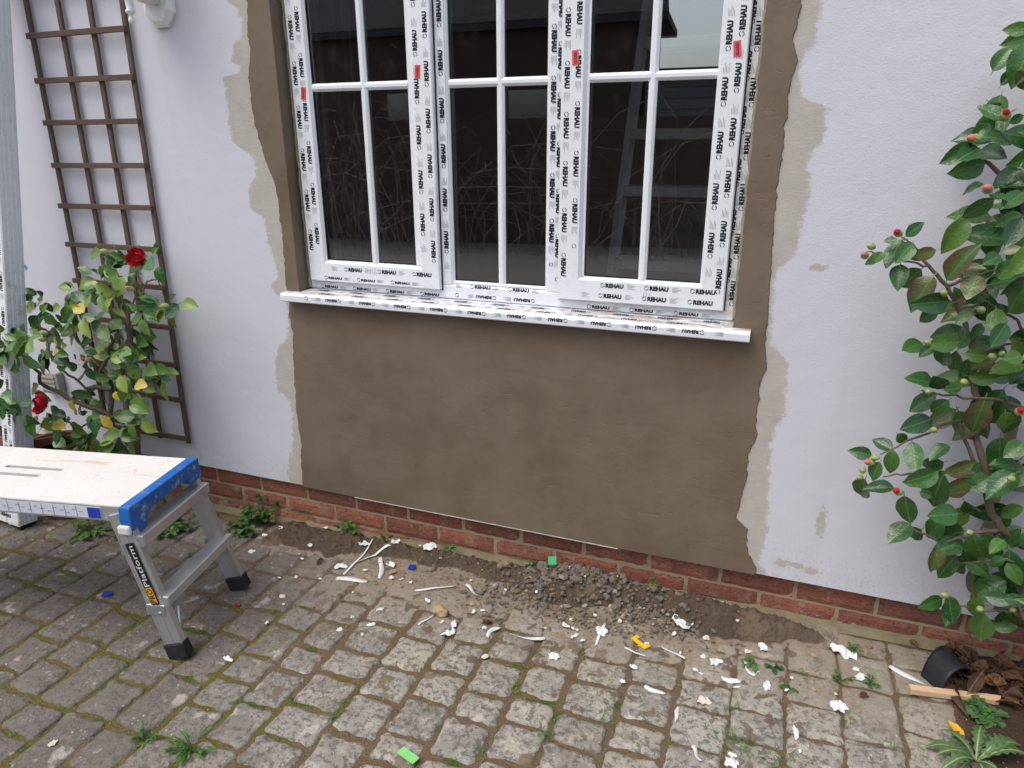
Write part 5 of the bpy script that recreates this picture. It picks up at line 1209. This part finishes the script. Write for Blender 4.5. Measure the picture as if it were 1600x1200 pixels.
q.add(vo+vi, ff); Mz = Matrix.Translation(Vector((pg.x, -.100, 0))) @ Matrix.Rotation(R(-58), 4, 'Z') @ Matrix.Translation(Vector((-pg.x, .100, 0)))
q.v = [tuple(Mz @ Vector(v)) for v in q.v]
sh = wchild(q, 'pipe_shell', M['black_plastic'], pe, smooth=True)

# ================================================================== DEAD LEAVES, WEEDS, GRASS
DL = [leaf_mesh(200+k, .25, 1.5, (.9, -1.1, 1.4, .5, -.7, 1.2)[k]) for k in range(6)]
for k, me in enumerate(DL): me.materials.append(M['dead'] if k < 4 else M['dead2'])
dq = random.Random(21)
for k in range(70):
    px, py = dq.uniform(1470, 1640), dq.uniform(1000, 1120)
    if py > 1072 + (px-1420)*.14 and px < 1560 and k > 12: py = dq.uniform(1005, 1065)
    p = G(px, py)
    if p.y > -.03: p.y = -dq.uniform(.03, .1)
    o = link('dead_leaf', DL[dq.randrange(6)], None, None, (p.x, p.y, gz(p.x)+.012+dq.uniform(0, .02)), (dq.uniform(-.9, .9), dq.uniform(-1.1, 1.1), dq.uniform(0, 6.28)), label='curled brown dead leaf in the litter under the right camellia', cat='dead leaf', group='dead leaves in the planting bed')
    s_ = dq.uniform(.038, .068); o.scale = (s_*1.1, s_, s_)
for px, py, lab_ in ((1342, 1092, 'single dark brown leaf on the paving below the white tissue'), (770, 976, 'curled red brown leaf on the mud right of the sandstone lump'), (505, 876, 'red brown leaf fragment on the soil left of the white strips'), (1420, 1003, 'brown leaf pressed against the plinth mortar')):
    p = G(px, py); o = link('dead_leaf', DL[dq.randrange(4)], None, None, (p.x, p.y, top_z(p.x, p.y)+.006), (.2, .2, dq.uniform(0, 6)), label=lab_, cat='dead leaf'); o.scale = (.03, .04, .04)
me = leaf_mesh(333, .22, .2, .15); me.materials.append(M['yellow_leaf']); p = G(1505, 1160); o = link('fallen_leaf', me, None, None, (p.x, p.y, gz(p.x)+.012), (R(12), 0, R(35)), label='single yellow fallen leaf beside the dandelion', cat='leaf'); o.scale = (.05, .052, .05)
# twigs lying in the bed
for k in range(14):
    p = G(dq.uniform(1440, 1600), dq.uniform(1010, 1075)); a = dq.uniform(0, 6.28); L = dq.uniform(.04, .11); q = MB()
    q.tube([(0, 0, 0), (math.cos(a)*L*.5, math.sin(a)*L*.5, .012), (math.cos(a)*L, math.sin(a)*L*.8, .02)], .0011, 5); o = q.build('fallen_twig', M['stem'], None, True, label='thin dry twig lying in the leaf litter under the right camellia', cat='twig', group='dry twigs in the planting bed'); o.location = (p.x, min(-.02, p.y), gz(p.x)+.03)
def blade(q, p, d, L, wd, droop, n=4, z0=0):
    d = Vector(d).normalized(); sd2 = d.cross(Vector((0, 0, 1))); sd2 = sd2.normalized() if sd2.length > .01 else Vector((1, 0, 0)); vv = []
    for i in range(n+1):
        t = i/n; c = Vector(p) + d*(L*t) + Vector((0, 0, -droop*L*t*t)); hw = wd*math.sin(math.pi*(.12+.88*t))
        vv += [c-sd2*hw+Vector((0, 0, hw*.3)), c, c+sd2*hw+Vector((0, 0, hw*.3))]
    q.add(vv, [(i*3+j, i*3+j+1, i*3+j+4, i*3+j+3) for i in range(n) for j in range(2)])
def weed(px, py, size, n, mat, label, upright=.6, wd=.28, on_wall=False):
    qs = random.Random(int(px*3+py)); p = G(px, py); p.y = min(p.y, -.012); e = empty('weed', (p.x, p.y, top_z(p.x, p.y)), label=label, cat='weed', group='weeds in the paving and along the plinth')
    q = MB(); sq = MB()
    for k in range(n):
        a = qs.uniform(0, 6.283); up_ = upright*qs.uniform(.4, 1.4); L = size*qs.uniform(.45, 1.0); d = Vector((math.cos(a), math.sin(a)*.7-.25, up_)).normalized()
        tip = Vector((0, 0, .0)) + d*L; sq.tube([(0, 0, -.004), d*L*.5+Vector((0, 0, .004)), tip], [.0014, .0010, .0007], 4)
        ls = min(.026, size*.40)*qs.uniform(.6, 1.15)
        blade(q, tip - d*L*.1, Vector((d.x, d.y, d.z*.3)), ls, ls*wd*1.3, .35)
        for t_ in (.45, .6, .75, .88):
            if qs.random() < .62: blade(q, d*L*t_, Vector((d.x+qs.uniform(-1.2, 1.2), d.y+qs.uniform(-1, .5), qs.uniform(-.1, .6))), ls*.9, ls*.9*wd*1.3, .3)
    sq.build('stems', M['weed_dark'], e, fix=False); q.build('leaves', mat, e, True, fix=False, kind='stuff')
for a_ in ((415, 812, .125, 34, M['weed_leafy'], 'leafy bramble weed, largest against the left brickwork', 1.3, .34), (382, 830, .085, 26, M['weed_leafy'], 'low leafy weed between the platform leg and the bramble', .7, .42), (570, 830, .055, 7, M['weed'], 'upright fresh green seedling against the bricks', 1.3, .35), (548, 832, .045, 8, M['weed_dark'], 'small clump left of the upright seedling', .8, .4),
           (612, 846, .032, 6, M['weed_dark'], 'small grey green sprout by the bricks left of the film', .8, .35), (712, 862, .034, 7, M['weed'], 'small green sprout against the bricks above the mud', .8, .35), (836, 888, .030, 6, M['weed_dark'], 'tiny sprout left of the green packer', .7, .4), (1030, 928, .040, 6, M['weed'], 'fern like sprout growing from the plinth mortar', 1.4, .22),
           (1182, 1036, .050, 8, M['weed'], 'grassy weed beside the curled film tail', .4, .18), (1208, 1042, .035, 6, M['weed_dark'], 'dark leaf weed right of the curled film tail', .5, .4), (1333, 1018, .030, 7, M['weed'], 'small weed behind the crumpled film on the right', .7, .3), (1316, 1063, .034, 9, M['weed'], 'small green tuft above the paving joint on the right', .6, .2), (1360, 1070, .030, 10, M['weed'], 'bright green tuft on the right paving joint', .6, .22),
           (1235, 1075, .028, 8, M['weed'], 'pale green moss sprout on the sandy paving', .4, .25), (1540, 1118, .045, 46, M['weed_leafy'], 'bright green clover clump below the pine offcut', .35, .5), (1520, 1106, .034, 30, M['weed'], 'leafy clump left of the clover', .35, .5),
           (300, 1172, .060, 22, M['weed'], 'bright grass tuft on the lower left paving', .45, .12), (225, 1155, .045, 14, M['weed'], 'small grass tuft left of the bright tuft', .4, .12), (145, 830, .10, 30, M['weed'], 'broad weed clump under the work platform', .4, .25), (205, 838, .08, 20, M['weed_dark'], 'weed clump behind the front platform leg', .5, .25), (260, 835, .09, 20, M['weed'], 'weed clump between the platform legs', .45, .25), (290, 822, .08, 16, M['weed_dark'], 'weed clump at the plinth between the platform legs', .6, .3), (322, 868, .07, 14, M['weed_dark'], 'flat weed right of the lower platform step', .4, .35)):
    weed(*a_)
# dandelion with toothed leaves, lower right corner
def m_dand():
    s = N('dandelion_leaf'); o = s.tc.outputs['Object']
    c = s.mix(s.noise(o, 60, 4, .7), (.03, .085, .028), (.085, .16, .05)); c = s.mix(s.math('MULTIPLY', s.oi.outputs['Random'], .4), c, (.10, .15, .05))
    c = s.mix(s.step(s.math('ABSOLUTE', s.xyz(o)[1]), .0022, .0010), c, (.24, .30, .14))
    return s.fin(c, .5, s.bump(s.noise(o, 120, 3), .5, .004), .4)
M['dandelion'] = m_dand()
dp = G(1525, 1192); dn = empty('dandelion', (dp.x, dp.y, gz(dp.x)), label='flat rosette of toothed dandelion leaves in the lower right corner', cat='weed')
for k, (tx, ty) in enumerate(((1448, 1172), (1468, 1150), (1462, 1190), (1487, 1158), (1532, 1148), (1548, 1158), (1570, 1166), (1598, 1190), (1590, 1175), (1500, 1205), (1470, 1212), (1560, 1212), (1535, 1215), (1515, 1155))):
    d = G(tx, ty) - dp; L = d.length*1.05; ang = math.atan2(d.y, d.x); q = MB(); n = 14; vv = []
    for i in range(n+1):
        t = i/n; hw = .125*L*(math.sin(math.pi*min(1, .05+t*.95)**1.5))*(1.2 if i % 2 else .55) + .0012
        z = L*(.28*math.sin(math.pi*t*.9)) + .004
        vv += [(t*L - (.02*L if i % 2 else 0), -hw, z+hw*.35), (t*L, 0, z), (t*L - (.02*L if i % 2 else 0), hw, z+hw*.35)]
    q.add(vv, [(i*3+j, i*3+j+1, i*3+j+4, i*3+j+3) for i in range(n) for j in range(2)])
    o = q.build('leaf', M['dandelion'], dn, True, fix=False, rot=(dq.uniform(-.25, .25), dq.uniform(-.12, .1), ang))
# grass and moss growing in the joints
gq = random.Random(31); q = MB()
SP = [(30, 842, .10, 90), (90, 870, .08, 50), (160, 862, .10, 70), (110, 905, .08, 50), (40, 885, .06, 40), (140, 940, .06, 40), (60, 920, .06, 40), (215, 975, .05, 60), (200, 1035, .03, 30), (150, 1000, .04, 25), (350, 855, .06, 50), (240, 870, .06, 40), (525, 1118, .03, 36), (535, 1100, .03, 20), (440, 1146, .03, 12), (665, 1110, .02, 12), (810, 1075, .03, 30), (940, 1118, .04, 34), (850, 1150, .02, 25), (1150, 1165, .05, 90), (1140, 1110, .03, 26), (1215, 1195, .05, 60), (1130, 1140, .03, 24), (1320, 1125, .02, 18), (1390, 1165, .02, 12), (745, 1178, .02, 12), (1260, 1060, .03, 24), (100, 1005, .03, 14), (15, 1150, .03, 14)]
for px, py, sp_, n in SP:
    c = G(px, py)
    for k in range(n):
        x, y = c.x+gq.gauss(0, sp_*.6), min(-.02, c.y+gq.gauss(0, sp_*.6)); a = gq.uniform(0, 6.283)
        blade(q, (x, y, gz(x)-.004), (math.cos(a)*.7, math.sin(a)*.7, gq.uniform(.4, 1.2)), gq.uniform(.012, .034), .0011, .35, 3)
for k in range(2600):                                 # sparse moss blades along the joint lines
    j = gq.randrange(len(XL)-8); x = XL[j] + gq.gauss(0, .004); y = gq.uniform(-1.3, -.5)
    if noise.noise(Vector((x*2.2, y*2.2, 3))) < .12: continue
    a = gq.uniform(0, 6.283); blade(q, (x, y, gz(x)-.008), (math.cos(a)*.6, math.sin(a)*.6, 1), gq.uniform(.006, .013), .0012, .3, 2)
q.build('joint_grass', M['weed'], None, False, fix=False, kind='stuff', label='short grass and moss growing in the paving joints', cat='grass')
